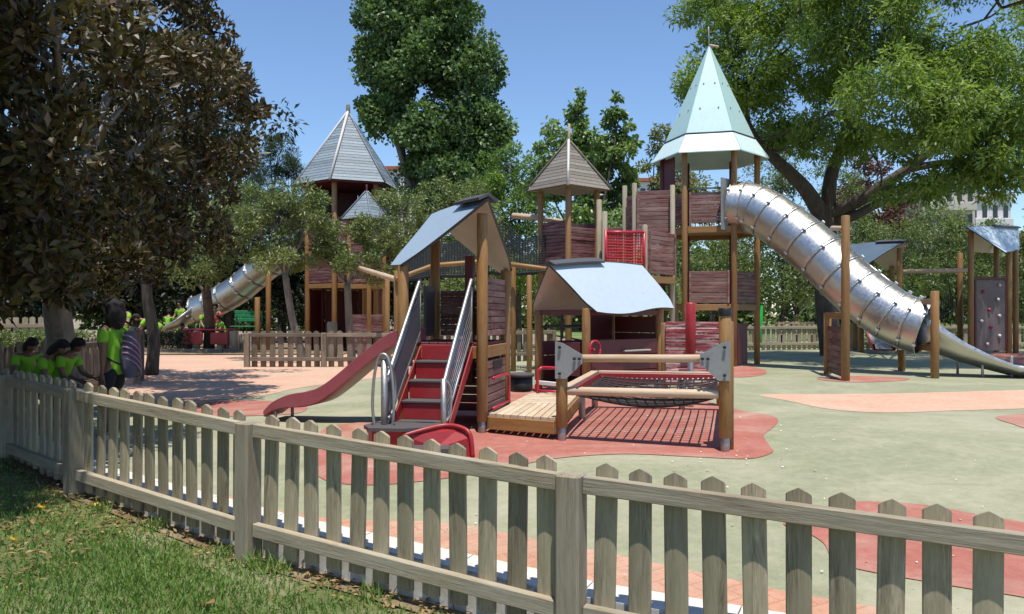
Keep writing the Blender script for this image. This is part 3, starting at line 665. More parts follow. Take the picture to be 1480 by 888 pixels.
# ---------------- playhouse
F = Vector((1.08, 11.6)); g = Vector((-.64, .77)).normalized(); e = Vector((g.y, -g.x)); 
H_ = thing('playhouse', 'small open playhouse under a bleached pale blue gable roof', 'playhouse', (F.x, F.y, 0))
for a, b in ((0, 0), (1.04, 0), (0, 1.65), (1.04, 1.65)):
    q = F + g * a + e * b; post('post', q.x, q.y, -.02, 1.30 if a == 0 else 1.28, .062, M_HONEY, H_)
def HP(a, b, z): q = F + g * a + e * b; return Vector((q.x, q.y, z))
gable(H_, HP(.52, -.27, 1.97), HP(.52, 1.8, 2.04), HP(-.17, .0, 1.24), HP(-.17, 1.88, 1.30), HP(1.21, -.05, 1.24), HP(1.21, 1.8, 1.26), M_PBLUE, .02, cap=(.0, .52), wave=.045, rise=.05)
for a0, b0, a1, b1 in ((0, 0, 0, 1.65), (1.04, 0, 1.04, 1.65), (0, 0, 1.04, 0), (0, 1.65, 1.04, 1.65)): beam('top_beam', HP(a0, b0, 1.24), HP(a1, b1, 1.24), .05, .08, M_BURG, H_)
slats(H_, HP(0, .08, 0), HP(0, 1.57, 0), .12, .84, 3, M_BURG, gap=.03); slats(H_, HP(1.04, .08, 0), HP(1.04, 1.57, 0), .12, .8, 3, M_BURG, gap=.03); slats(H_, HP(.08, 1.65, 0), HP(.96, 1.65, 0), .12, 1.18, 4, M_BURG, gap=.03)
board('low_wall', H_, HP(.12, 0, 0), HP(.6, 0, 0), .3, .8, M_BURG)
board('inner_wall', H_, HP(1.0, .95, 0), HP(1.0, 1.6, 0), .8, 1.2, M_BURG)
for i in range(7): beam('floor_board', HP(.06 + i * .145, .05, .1), HP(.06 + i * .145, 1.6, .1), .135, .03, M_RAIL, H_)
beam('sill', HP(.0, -.06, .16), HP(1.04, -.06, .16), .05, .06, M_WHITE, H_)
beam('window_bar', HP(1.04, .5, .82), HP(1.04, .5, 1.2), .04, .04, M_BURG, H_); beam('window_bar', HP(1.04, .1, 1.03), HP(1.04, .95, 1.03), .03, .03, M_BLACK, H_)
beam('window_bar', HP(.04, .02, 1.02), HP(1.0, .02, 1.02), .025, .025, M_BLACK, H_); beam('window_bar', HP(.55, .02, .8), HP(.55, .02, 1.2), .03, .03, M_BLACK, H_)
beam('shelf', HP(-.05, .75, .66), HP(-.05, 1.35, .66), .06, .025, M_CONC, H_)
c0 = HP(-.12, .06, .70); ring = [c0 + Vector((e.x * .11 * math.cos(t), e.y * .11 * math.cos(t), .13 * math.sin(t))) for t in np.linspace(0, 2 * PI, 17)]
pipe('steering_ring', ring, .016, M_REDPIPE, H_, sm=2); log('steering_hub', c0, HP(-.02, .06, .70), .02, M_REDPIPE, H_)

# ---------------- wooden-roofed tower
def hexpt(c, r, th): return Vector((c[0] + r * math.sin(R(th)), c[1] - r * math.cos(R(th))))
def boards_roof(root, c, nside, th0, r_e, z_e, z_a, n, mat, lap=.012, ridge=M_RIDGE, ridge_i=None, bow=0.0, nm='shingle'):
    for s in range(nside):
        t0, t1 = th0 + 360 / nside * s, th0 + 360 / nside * (s + 1)
        for k in range(n):
            a, b = k / n, (k + 1) / n + .004
            def rr(q): return r_e * (1 - q) + .02 - bow * math.sin(PI * q)
            za, zb = lerp(z_e, z_a, a), lerp(z_e, z_a, min(1, b))
            o0 = [V2(hexpt(c, rr(a) + lap, t0), za), V2(hexpt(c, rr(a) + lap, t1), za), V2(hexpt(c, rr(b), t1), zb), V2(hexpt(c, rr(b), t0), zb)]
            mid = (t0 + t1) / 2; prism(nm, o0, (-math.sin(R(mid)) * .02, math.cos(R(mid)) * .02, -.012), mat, root)
    for s in range(nside):
        th = th0 + 360 / nside * s; p = [V2(hexpt(c, (r_e + .035) * (1 - q) + .035 - bow * math.sin(PI * q), th), lerp(z_e, z_a + .03, q)) for q in (0, .25, .5, .75, 1)]
        pipe('ridge_strip', p, .022, ridge, root, seg=6, sm=0)
wc = (1.21, 17.0)
WT = thing('wooden_tower', 'honey wood tower under a grey shingled pyramid roof', 'play tower', (wc[0], wc[1], 0))
boards_roof(WT, wc, 4, -5, .86, 3.86, 4.88, 13, M_SHING, ridge=M_SHING)
p = [V2(hexpt(wc, .90 * (1 - q) + .03, -5), lerp(3.84, 4.93, q)) for q in (0, .5, 1)]; pipe('ridge_strip', p, .03, M_RIDGE, WT, seg=6, sm=0)
log('finial', (wc[0], wc[1], 4.8), (wc[0] + .01, wc[1], 5.28), .03, M_PALE, WT)
prism('ceiling', [V2(hexpt(wc, .8, -5 + 90 * k), 3.86) for k in range(4)], (0, 0, -.02), M_SHING, WT)
for k, th in enumerate((-5, 85, 175, 265)): q = hexpt(wc, .60, th); post('post', q.x, q.y, 0, 3.9, .062, M_HONEY, WT)
hx = [hexpt(wc, .60, t) for t in (-5, 85, 175, 265)]
for i in range(4):
    a, b = hx[i], hx[(i + 1) % 4]; dd = (b - a).normalized(); slats(WT, a + dd * .07, b - dd * .07, 2.28, 3.16 - (.0 if i != 0 else .06), 12, M_SLAT)
    beam('platform_beam', V2(a + dd * .06, 2.18), V2(b - dd * .06, 2.18), .05, .14, M_HONEY, WT)
prism('platform', [V2(p, 2.24) for p in hx], (0, 0, -.05), M_HONEY, WT)
# ---------------- walkway between the towers
WK = thing('slatted_walkway', 'weathered burgundy slatted walkway with red net gate between the two towers', 'walkway', W(900, 500, 17.5))
def wp(px, y): return Vector(((px - 740) / FPX * y, y))
def zz(py, y): return EYE - (py - HZ) / FPX * y
for px, y, pt in ((866, 16.5, 289), (874, 16.2, 306), (903, 18.4, 269), (917, 17.9, 265), (932, 16.6, 325), (972, 17.6, 268)):
    q = wp(px, y); post('post', q.x, q.y, 0, zz(pt, y), .055, M_RAIL, WK)
slats(WK, wp(906, 18.3), wp(916, 17.9), zz(372, 18), zz(283, 18), 13, M_SLATW)
slats(WK, wp(920, 17.85), wp(973, 17.7), zz(337, 17.8), zz(276, 17.8), 10, M_SLATW, frame=M_SLATW)
slats(WK, wp(936, 16.6), wp(975, 17.4), zz(397, 17), zz(336, 17), 10, M_SLATW, frame=M_SLATW)
slats(WK, wp(868, 18.2), wp(902, 18.5), zz(375, 18.3), zz(328, 18.3), 8, M_SLAT)
slats(WK, wp(864, 16.9), wp(874, 16.3), zz(375, 16.5), zz(318, 16.5), 9, M_SLAT)
beam('floor_beam', V2(wp(936, 16.6), zz(405, 17)), V2(wp(975, 17.4), zz(405, 17)), .06, .14, M_HONEY, WK)
beam('floor_beam', V2(wp(874, 16.2), zz(400, 16.4)), V2(wp(932, 16.6), zz(400, 16.4)), .06, .14, M_HONEY, WK)
prism('floor', [V2(wp(874, 16.2), 1.98), V2(wp(975, 17.4), 1.98), V2(wp(975, 18.4), 1.98), V2(wp(880, 18.4), 1.98)], (0, 0, -.05), M_HONEY, WK)
pipe('gate_rail', [V2(wp(876, 16.15), zz(336, 16.2)), V2(wp(931, 16.5), zz(336, 16.5))], .03, M_REDPIPE, WK, sm=0)
v, f = net_geo(lambda s, t: V2(wp(lerp(876, 930, s), lerp(16.15, 16.5, s)), lerp(zz(336, 16.3), zz(385, 16.3), t)), 14, 12, .012, 1); mk('gate_net', v, f, M_ROPER, WK)
for px in (875.5, 931): pipe('gate_post', [V2(wp(px, 16.15 if px < 900 else 16.5), zz(400, 16.3)), V2(wp(px, 16.15 if px < 900 else 16.5), zz(333, 16.3))], .03, M_REDPIPE, WK, sm=0)
# ---------------- rope bridge
RB = thing('rope_bridge', 'rope bridge with dark netting and log rails reaching the wooden tower', 'rope bridge', W(765, 500, 16.8))
log('handrail_log', V2(wp(741, 17.6), zz(312, 17.6)), V2(wp(786, 17.2), zz(316, 17.2)), .065, M_PALE, RB)
log('handrail_log', V2(wp(786, 17.6), zz(318, 17.6)), V2(wp(812, 18), zz(320, 18)), .05, M_PALE, RB)
segs = [((572, 16.3), 404), ((626, 16.6), 384), ((712, 16.8), 377), ((736, 16.7), 382), ((790, 16.5), 389)]
for i in (0, 1, 2, 3): (a, ya), (b, yb) = segs[i], segs[i + 1]; log('lower_log', V2(wp(*a), zz(ya, a[1])), V2(wp(*b), zz(yb, b[1])), .05, M_HONEY, RB)
log('lower_log', V2(wp(520, 20), zz(388, 20)), V2(wp(572, 16.6), zz(404, 16.6)), .06, M_PALE, RB)
for px, y, pt in ((573, 16.4, 392), (765, 16.6, 398), (742, 16.9, 384), (560, 18.6, 398)): q = wp(px, y); post('post', q.x, q.y, 0, zz(pt, y), .055, M_HONEY, RB)
topc = [(575, 372), (610, 352), (650, 350), (690, 338), (728, 318), (757, 346), (788, 338)]
def tz(px): 
    for (a, b), (c, dd2) in zip(topc, topc[1:]):
        if px <= c: return lerp(b, dd2, (px - a) / (c - a))
    return topc[-1][1]
def lz(px): return float(np.interp(px, [572, 626, 712, 736, 790], [404, 384, 377, 382, 389]))
for y, ex in ((16.9, 4), (18.0, 6)):
    v, f = net_geo(lambda s, t, y=y, ex=ex: V2(wp(lerp(575, 788, s), y), zz(lerp(tz(lerp(575, 788, s)) + ex * .6, lz(lerp(575, 788, s)) + ex + 14 * math.sin(PI * s), t), y)), 52, 15, .0085, 1); mk('side_net', v, f, M_ROPEB, RB)
v, f = net_geo(lambda s, t: V2(wp(lerp(575, 788, s), lerp(16.9, 18, t)), zz(lz(lerp(575, 788, s)) + 5 + 14 * math.sin(PI * s), 17.4)), 52, 6, .0085, 1); mk('floor_net', v, f, M_ROPEB, RB)

# ---------------- teal-roofed hexagonal tower
tc_ = (4.83, 19.5); TT = thing('hexagonal_tower', 'tall hexagonal play tower with pointed teal roof and skirt coloured as sunlit', 'play tower', (tc_[0], tc_[1], 0))
TH = [16 + 60 * k for k in range(6)]; A_ = (tc_[0], tc_[1], 7.78)
for i in range(6):
    t0, t1 = TH[i], TH[(i + 1) % 6]; mid = t0 + 30; off = (-math.sin(R(mid)) * .025, math.cos(R(mid)) * .025, -.01)
    k0, k1 = V2(hexpt(tc_, 1.06, t0 + .4), 5.47), V2(hexpt(tc_, 1.06, t1 - .4), 5.47); ap = Vector(A_) + Vector((math.sin(R(mid)), -math.cos(R(mid)), 0)) * .02
    prism('roof_panel', [k0, k1, ap], off, M_TEAL, TT)
    prism('skirt_panel', [V2(hexpt(tc_, 1.40, t0 + .3), 4.98), V2(hexpt(tc_, 1.40, t1 - .3), 4.98), V2(hexpt(tc_, 1.08, t1 - .3), 5.44), V2(hexpt(tc_, 1.08, t0 + .3), 5.44)], (0, 0, -.025), M_TEALSUN, TT)
    pipe('roof_seam', [V2(hexpt(tc_, 1.075, t0), 5.455), V2(hexpt(tc_, 1.075, t1), 5.455)], .022, M_CAP, TT, sm=0, seg=6)
    q = hexpt(tc_, 1.12, t0); post('post', q.x, q.y, 0, 5.1, .07, M_HONEY if i in (0, 1, 5) else M_BURG, TT)
    a, b = hexpt(tc_, 1.12, t0), hexpt(tc_, 1.12, t1); dd = (b - a).normalized()
    beam('platform_beam', V2(a + dd * .07, 3.19), V2(b - dd * .07, 3.19), .06, .15, M_HONEY, TT); beam('lower_beam', V2(a + dd * .07, 1.37), V2(b - dd * .07, 1.37), .06, .14, M_HONEY, TT)
    for zb, wd in ((6.1, .5), (6.75, .27)):   # bolt heads on the sheets
        for s in (-.55, .55):
            fr = (7.78 - zb) / (7.78 - 5.47); c_ = hexpt(tc_, 1.06 * fr * math.cos(R(30)) + .012, mid); tn = Vector((math.cos(R(mid)), math.sin(R(mid)))); c2 = c_ + tn * s * 1.06 * fr * .5
            nrm = Vector((math.sin(R(mid)), -math.cos(R(mid)))); log('bolt', (c2.x, c2.y, zb), (c2.x + nrm.x * .02, c2.y + nrm.y * .02, zb + .006), .018, M_PLATE, TT, seg=8, cap=.003)
hp = [hexpt(tc_, 1.12, t) for t in TH]
prism('platform', [V2(p, 3.27) for p in hp], (0, 0, -.05), M_HONEY, TT); prism('lower_platform', [V2(p, 1.45) for p in hp], (0, 0, -.05), M_HONEY, TT)
fl, fr_ = hexpt(tc_, 1.12, -44), hexpt(tc_, 1.12, 16); dd = (fr_ - fl).normalized(); rt = hexpt(tc_, 1.12, 76); d2 = (rt - fr_).normalized(); lt = hexpt(tc_, 1.12, -104); d3 = (fl - lt).normalized()
slats(TT, fl + dd * .1, fr_ - dd * .1, 3.34, 4.06, 10, M_SLATW, frame=M_SLATW); slats(TT, fl + dd * .1, fr_ - dd * .1, 1.47, 2.22, 9, M_SLATW, frame=M_SLATW)
slats(TT, fr_ + d2 * .1, rt - d2 * .1, 1.47, 2.22, 9, M_SLAT); slats(TT, lt + d3 * .1, fl - d3 * .1, 3.34, 4.06, 10, M_SLAT)
board('wind_board', TT, lt + d3 * .08, fl - d3 * .5, 4.1, 5.0, M_BURG); board('low_board', TT, fr_ + d2 * .15, rt - d2 * .5, .05, 1.0, M_BURG)
pipe('guard_bar', [V2(fl + dd * .08, 4.15), V2(fr_ - dd * .08, 4.15)], .022, M_STEEL, TT, sm=0)
for s in np.linspace(.08, .92, 9): q = hp[2].lerp(hp[3], s); pipe('guard_bar', [V2(q, 3.27), V2(q, 4.1)], .012, M_BLACK, TT, sm=0, seg=6)
log('finial', A_, (A_[0] - .02, A_[1], 8.25), .018, M_STEEL, TT); log('finial_arm', (A_[0], A_[1], 7.8), (A_[0] + .22, A_[1] - .05, 7.74), .03, M_PALE, TT)

# ---------------- steel tube slide
TS = thing('tube_slide', 'large stainless steel tube slide curving down from the teal-roofed tower', 'tube slide', W(1222, 550, 14.7))
def tube_slide(root, pts, rad, nsec, mat, window=None, seg=28):
    P = smooth_pts(pts, 12); n = len(P); st = [int(round(i * (n - 1) / nsec)) for i in range(nsec + 1)]
    prev = None; fr = []
    for i in range(n):
        t = (P[min(i + 1, n - 1)] - P[max(i - 1, 0)]).normalized(); x = t.cross(Vector((0, 0, 1))).normalized(); y = x.cross(t); fr.append((x, y, t))
    def ringp(i, r): x, y, t = fr[i]; return [P[i] + (x * math.cos(2 * PI * k / seg) + y * math.sin(2 * PI * k / seg)) * r for k in range(seg)]
    for s in range(nsec):
        v = []; f = []; idx = list(range(st[s], st[s + 1] + 1)); m = len(idx)
        for r in (rad, rad - .012):
            for i in idx: v += ringp(i, r)
        for i in range(m - 1):
            for k in range(seg):
                a, b = i * seg + k, i * seg + (k + 1) % seg; f.append((a, b, b + seg, a + seg)); o = m * seg; f.append((o + a, o + a + seg, o + b + seg, o + b))
        for e_ in (0, m - 1):
            for k in range(seg): a, b = e_ * seg + k, e_ * seg + (k + 1) % seg; f.append((a, b, b + m * seg, a + m * seg) if e_ else (b, a, a + m * seg, b + m * seg))
        mk('tube_section', v, f, mat, root, smooth=True).data
    for s in range(nsec + 1):
        i = st[s]; x, y, t = fr[i]; v = []; f = []
        for r, dt in ((rad + .001, -.012), (rad + .024, -.009), (rad + .024, .009), (rad + .001, .012)):
            v += [P[i] + t * dt + (x * math.cos(2 * PI * k / seg) + y * math.sin(2 * PI * k / seg)) * r for k in range(seg)]
        for j in range(3):
            for k in range(seg): a, b = j * seg + k, j * seg + (k + 1) % seg; f.append((a, b, b + seg, a + seg))
        fl_ = mk('flange', v, f, mat, root)
        for a in (35, 100, 165, 215, 325):
            c = P[i] + (x * math.cos(R(a)) + y * math.sin(R(a))) * (rad + .03); nr = (x * math.cos(R(a)) + y * math.sin(R(a))); tn = t
            Mx = Matrix((nr.cross(tn), tn, nr)).transposed().to_4x4(); box('clamp', (.055, .075, .045), M_BRACK, fl_, M=Matrix.Translation(c) @ Mx, c=.008)
    return P, fr
tp = [(1058, 298, 18.72), (1085, 300, 18.5), (1112, 313, 18.2), (1150, 340, 17.8), (1190, 374, 17.35), (1230, 412, 16.9), (1268, 442, 16.5), (1302, 463, 16.2), (1338, 475, 15.9)]
P, fr = tube_slide(TS, [W(*q) for q in tp], .55, 12, M_TUBE)
o = (fr_ + rt) / 2; fn_ = Vector((d2.y, -d2.x)); 
c = W(1060, 298, 18.7); box('entry_plate', (1.22, .03, 1.2), M_PLATE, TS, (c.x + .02, c.y, c.z), math.atan2(d2.y, d2.x))
# port window
i = int(len(P) * .66); x, y, t = fr[i]; pv = []; pf = []
for j, s in enumerate(np.linspace(-.42, .42, 5)):
    for k, a in enumerate(np.linspace(R(118), R(160), 5)): pv.append(P[i] + t * s + (x * math.cos(a) + y * math.sin(a)) * .562)
for j in range(4):
    for k in range(4): a = j * 5 + k; pf.append((a, a + 1, a + 6, a + 5))
wo_ = mk('window_pane', pv, pf, M_GLASS, TS, smooth=True)
bd = [pv[k] for k in range(5)] + [pv[j * 5 + 4] for j in range(1, 5)] + [pv[20 + k] for k in range(3, -1, -1)] + [pv[j * 5] for j in range(3, -1, -1)]
pipe('window_frame', bd, .025, M_BRACK, TS, sm=0, seg=6)
# open trough at the foot
tr = [(1332, 500, 15.9, .53, .62), (1352, 507, 15.85, .53, .56), (1384, 518, 15.7, .52, .40), (1422, 528, 15.55, .52, .27), (1462, 538, 15.4, .52, .19), (1500, 545, 15.3, .52, .14), (1535, 548, 15.2, .5, .10)]
v = []; f = []; rows = 13
for px, py, y, hw, lip in tr:
    c = W(px, py, y); tdir = (W(1530, 546, 15.2) - W(1335, 484, 15.9)); sdir = Vector((tdir.y, -tdir.x, 0)).normalized(); bot = c.z - .06
    for q in range(rows):
        a = PI + PI * q / (rows - 1); v.append(Vector((c.x, c.y, 0)) + sdir * math.cos(a) * hw + Vector((0, 0, max(.03, bot) + lip * (1 + math.sin(a)))))
for i in range(len(tr) - 1):
    for q in range(rows - 1): a = i * rows + q; f.append((a, a + 1, a + rows + 1, a + rows))
o = mk('trough', v, f, M_TUBE, TS, smooth=True); md = o.modifiers.new('thickness', 'SOLIDIFY'); md.thickness = .03; md.offset = 0
for px, pb, pt, y in ((1222, 551, 312, None), (1196, 541, 452, None), (1351, 547, 421, None), (1303, 536, 470, None)):
    q = GP(px, pb); post('support_post', q.x, q.y, 0, zz(pt, q.y), .075, M_HONEY, TS)
a, b = GP(1196, 541), GP(1222, 551); slats(TS, a, b, .05, .98, 8, M_SLAT); beam('cross_beam', V2(a, zz(456, a.y)), V2(b, zz(457, b.y)), .07, .12, M_HONEY, TS); log('cross_log', V2(wp(1203, 16.4), zz(330, 16.4)), V2(wp(1224, 14.9), zz(331, 14.9)), .05, M_PALE, TS)
a, b = GP(1303, 536), GP(1351, 547); beam('cross_beam', V2(a, zz(501, a.y)), V2(b, zz(503, b.y)), .08, .12, M_HONEY, TS); beam('cross_beam', V2(a, zz(438, a.y)), V2(b, zz(436, b.y)), .07, .11, M_HONEY, TS)
for px, y in ((1420, 15.3), (1462, 15.2), (1384, 16.2)): q = wp(px, y); log('steel_leg', (q.x, q.y, 0), (q.x, q.y, .42), .025, M_STEEL, TS)
q = W(1356, 470, 15.4); box('yellow_tag', (.06, .03, .2), M_YEL_ if 'M_YEL_' in globals() else paint('yellow_plate', (.6, .38, .03), .5), TS, q)

# ---------------- climbing wall tower and its rope link (far right)
CT = thing('climbing_tower', 'wooden tower with grey climbing wall studded with grips under blue roof', 'play tower', W(1430, 508, 24.5))
cy = 24.5; c1, c2 = wp(1403, cy - .3), wp(1458, cy); c3 = c1 + Vector((.35, 1.2)); c4 = c2 + Vector((.35, 1.2))
for q, zt in ((c1, 3.75), (c2, 3.2), (c3, 3.15), (c4, 3.6)): post('post', q.x, q.y, 0, zt, .085, M_HONEY, CT)
q = wp(1468, cy + .1); post('post', q.x, q.y, 0, 3.2, .08, M_HONEY, CT)
dd = (c2 - c1).normalized(); board('climbing_wall', CT, c1 + dd * .12, c2 - dd * .1, .1, 2.25, M_WALLC, .05)
for s in (.11, .905): q = c1.lerp(c2, s); box('wall_edge', (.06, .07, 2.2), M_BURG, CT, (q.x, q.y, 1.18), math.atan2(dd.y, dd.x))
beam('wall_top', V2(c1 + dd * .08, 2.3), V2(c2 - dd * .08, 2.3), .09, .08, M_BURG, CT)
nn = Vector((dd.y, -dd.x))
for k, (s, z_) in enumerate(((.3, 1.9), (.72, 2.1), (.68, 1.66), (.45, 1.35), (.72, 1.16), (.25, 1.0), (.5, .82), (.72, .55), (.4, .3))):
    q = c1.lerp(c2, s) + nn * .03; lathe('grip', [(.05, 0), (.055, .03), (.03, .06), (.001, .065)], M_HOLD if k % 3 else M_HOLDR, CT, (0, 0, 0), 10).matrix_basis = Matrix.Translation((q.x, q.y, z_)) @ Matrix((Vector((dd.x, dd.y, 0)), Vector((0, 0, 1)), Vector((nn.x, nn.y, 0)))).transposed().to_4x4()
dgr = (c4 - c1).normalized(); nlr = Vector((-dgr.y, dgr.x))
if nlr.x < 0: nlr = -nlr
gable(CT, W(1395, 327, 23.9), W(1472, 329, 26.0), W(1452, 365, 23.8), W(1474, 362, 24.9), W(1404, 364, 25.2), W(1440, 366, 26.4), M_PBLUE, .02, cap=(.5, 1.0))
DT = thing('slide_tower', 'small tower with dark blue gable roof and short grey slide behind the tube', 'play tower', W(1290, 505, 25.5))
e1 = wp(1300, 25.2); e2 = e1 + Vector((.3, 1.15)); e3 = e1 + Vector((-1.1, .25)); e4 = e3 + Vector((.3, 1.15))
for q, zt in ((e1, 3.3), (e2, 2.8), (e3, 2.8), (e4, 3.2)): post('post', q.x, q.y, 0, zt, .08, M_HONEY, DT)
dgr = (e4 - e1).normalized(); nlr = Vector((-dgr.y, dgr.x))
if nlr.x > 0: nlr = -nlr
gable(DT, V2(e1 - dgr * .25, 3.52), V2(e4 + dgr * .2, 3.55), V2(e3 + nlr * .12 - dgr * .2, 2.72), V2(e3 + nlr * .12 + dgr * .5, 2.74), V2(e2 - nlr * .1 - dgr * .2, 2.72), V2(e2 - nlr * .1 + dgr * .3, 2.72), paint('slate_blue_sheet', (.10, .15, .21), .5, .3, 2, dirt=(.05, .06, .08)), .04)
slats(DT, e1 + Vector((.03, .1)), e2 - Vector((.03, .1)), 1.2, 2.0, 8, M_SLAT); prism('platform', [V2(p, 1.1) for p in (e1, e2, e4, e3)], (0, 0, -.08), M_HONEY, DT)
sv = []; sf = []
for i, (s, z_) in enumerate(((0, 1.15), (.2, 1.1), (.6, .7), (1.0, .3), (1.3, .2), (1.5, .16))):
    c = e1.lerp(e3, .75) + Vector((-.15, -.95)) * s
    for dx, dz2 in ((-.36, .16), (-.3, .16), (-.27, 0), (.27, 0), (.3, .16), (.36, .16), (.33, -.04), (-.33, -.04)): sv.append((c.x + dx, c.y, z_ + dz2))
n = 8; mi = []
for i in range(5):
    for k in range(n): a, b = i * n + k, i * n + (k + 1) % n; sf.append((a, b, b + n, a + n)); mi.append(0 if k == 2 else 1)
mk('slide_chute', sv, sf, [M_PLATE, M_RED], DT, mi=mi)
LB = thing('log_bridge', 'log handrail with hanging net between the two small roofed towers', 'rope bridge', W(1355, 505, 25))
log('handrail_log', V2(e1 + Vector((.1, 0)), zz(393, 25.2)), V2(c1 - Vector((.09, 0)), zz(391, 24.3)), .07, M_PALE, LB)
v, f = net_geo(lambda s, t: Vector((lerp(e1.x + .3, c1.x - .1, s), lerp(25.6, 25, s), lerp(1.95 - .5 * math.sin(PI * s), 1.25 - .35 * math.sin(PI * s), t))), 22, 8, .012, 1); mk('side_net', v, f, M_ROPE, LB)
v, f = net_geo(lambda s, t: Vector((lerp(e1.x + .3, c1.x - .1, s), lerp(25.6, 25, s) + t * .8, 1.25 - .35 * math.sin(PI * s))), 22, 6, .012, 1); mk('floor_net', v, f, M_ROPE, LB)

# ---------------- far tower on the left
lc = (-5.35, 26.0); LT = thing('hexagonal_tower', 'distant burgundy play tower with large slate-grey pyramid roof', 'play tower', (lc[0], lc[1], 0))
boards_roof(LT, lc, 6, -7, 1.66, 5.36, 7.75, 24, M_SLATE, lap=.014, ridge=M_SLATE, nm='roof_board')
pipe('ridge_strip', [V2(hexpt(lc, 1.70 * (1 - q) + .03, -7), lerp(5.34, 7.82, q)) for q in (0, .5, 1)], .045, M_RIDGE, LT, seg=6, sm=0); pipe('ridge_strip', [V2(hexpt(lc, 1.70 * (1 - q) + .03, -67), lerp(5.34, 7.82, q)) for q in (0, .5, 1)], .03, M_RIDGE, LT, seg=6, sm=0)
log('finial', (lc[0], lc[1], 7.6), (lc[0], lc[1], 8.05), .07, M_SHING, LT)
prism('ceiling', [V2(hexpt(lc, 1.6, -7 + 60 * k), 5.34) for k in range(6)], (0, 0, -.03), M_BURG, LT)
lh = [hexpt(lc, 1.3, -7 + 60 * k) for k in range(6)]
for p in lh: post('post', p.x, p.y, 0, 5.35, .085, M_HONEY if p.y < lc[1] else M_BURG, LT)
for i in range(6):
    a, b = lh[i], lh[(i + 1) % 6]; dd = (b - a).normalized()
    slats(LT, a + dd * .1, b - dd * .1, 3.3, 4.25, 9, M_SLAT); beam('platform_beam', V2(a + dd * .09, 3.18), V2(b - dd * .09, 3.18), .07, .16, M_HONEY, LT); beam('lower_beam', V2(a + dd * .09, 2.1), V2(b - dd * .09, 2.1), .07, .14, M_HONEY, LT)
    if i in (0, 1, 4, 5): slats(LT, a + dd * .1, b - dd * .1, 2.2, 2.95, 8, M_SLAT)
    if i in (1, 2, 3, 4): board('dark_wall', LT, a + dd * .1, b - dd * .1, 4.3, 5.3, M_BURG); board('dark_wall', LT, a + dd * .1, b - dd * .1, .05, 2.0, M_BURG)
prism('platform', [V2(p, 3.25) for p in lh], (0, 0, -.05), M_HONEY, LT); prism('lower_platform', [V2(p, 2.17) for p in lh], (0, 0, -.05), M_HONEY, LT)
tt = wp(530, 24.2); TU = thing('turret', 'small slate-roofed turret in front of the distant grey-roofed tower', 'play tower', (tt.x, tt.y, 0))
boards_roof(TU, (tt.x, tt.y), 4, 18, .72, 4.08, 4.92, 9, M_SLATE, ridge=M_SLATE, nm='roof_board'); log('finial', (tt.x, tt.y, 4.85), (tt.x, tt.y, 5.15), .03, M_BURG, TU)
th = [hexpt((tt.x, tt.y), .52, 18 + 90 * k) for k in range(4)]
for p in th: post('post', p.x, p.y, 0, 4.1, .07, M_HONEY, TU)
for i in range(4):
    a, b = th[i], th[(i + 1) % 4]; dd = (b - a).normalized(); slats(TU, a + dd * .08, b - dd * .08, 2.15, 4.0, 16, M_SLAT); beam('platform_beam', V2(a + dd * .07, 2.05), V2(b - dd * .07, 2.05), .06, .14, M_HONEY, TU)
slats(TU, th[0] + (th[1] - th[0]) * .1, th[0] + (th[1] - th[0]) * .9, .5, 1.2, 7, M_SLAT); slats(TU, th[3] + (th[0] - th[3]) * .1, th[3] + (th[0] - th[3]) * .9, .1, 1.2, 9, M_SLAT)
FS = thing('tube_slide', 'distant shaded steel tube slide running down through the trees', 'tube slide', W(388, 476, 27))
tube_slide(FS, [W(*q) for q in ((440, 355, 26.4), (405, 370, 26.8), (375, 393, 27.2), (345, 418, 27.6), (312, 437, 28), (285, 449, 28.2))], .50, 7, M_TUBE, seg=20)
v = []; f = []
for px, py, y, lip in ((288, 452, 28.2, .45), (262, 464, 28.0, .25), (236, 474, 27.8, .15)):
    c = W(px, py, y)
    for q in range(9): a = PI + PI * q / 8; v.append(Vector((c.x, c.y + math.cos(a) * .48, c.z - .2 + lip * (1 + math.sin(a)))))
for i in range(2):
    for q in range(8): a = i * 9 + q; f.append((a, a + 1, a + 10, a + 9))
o = mk('trough', v, f, M_TUBE, FS, smooth=True); md = o.modifiers.new('thickness', 'SOLIDIFY'); md.thickness = .03
for px, y, pt in ((388, 26.2, 362), (372, 26.0, 430)): q = wp(px, y); post('support_post', q.x, q.y, 0, zz(pt, y), .085, M_HONEY, FS)
for px in (284, 250): q = wp(px, 28.1); log('steel_leg', (q.x, q.y, 0), (q.x, q.y, .8), .03, M_STEEL, FS)

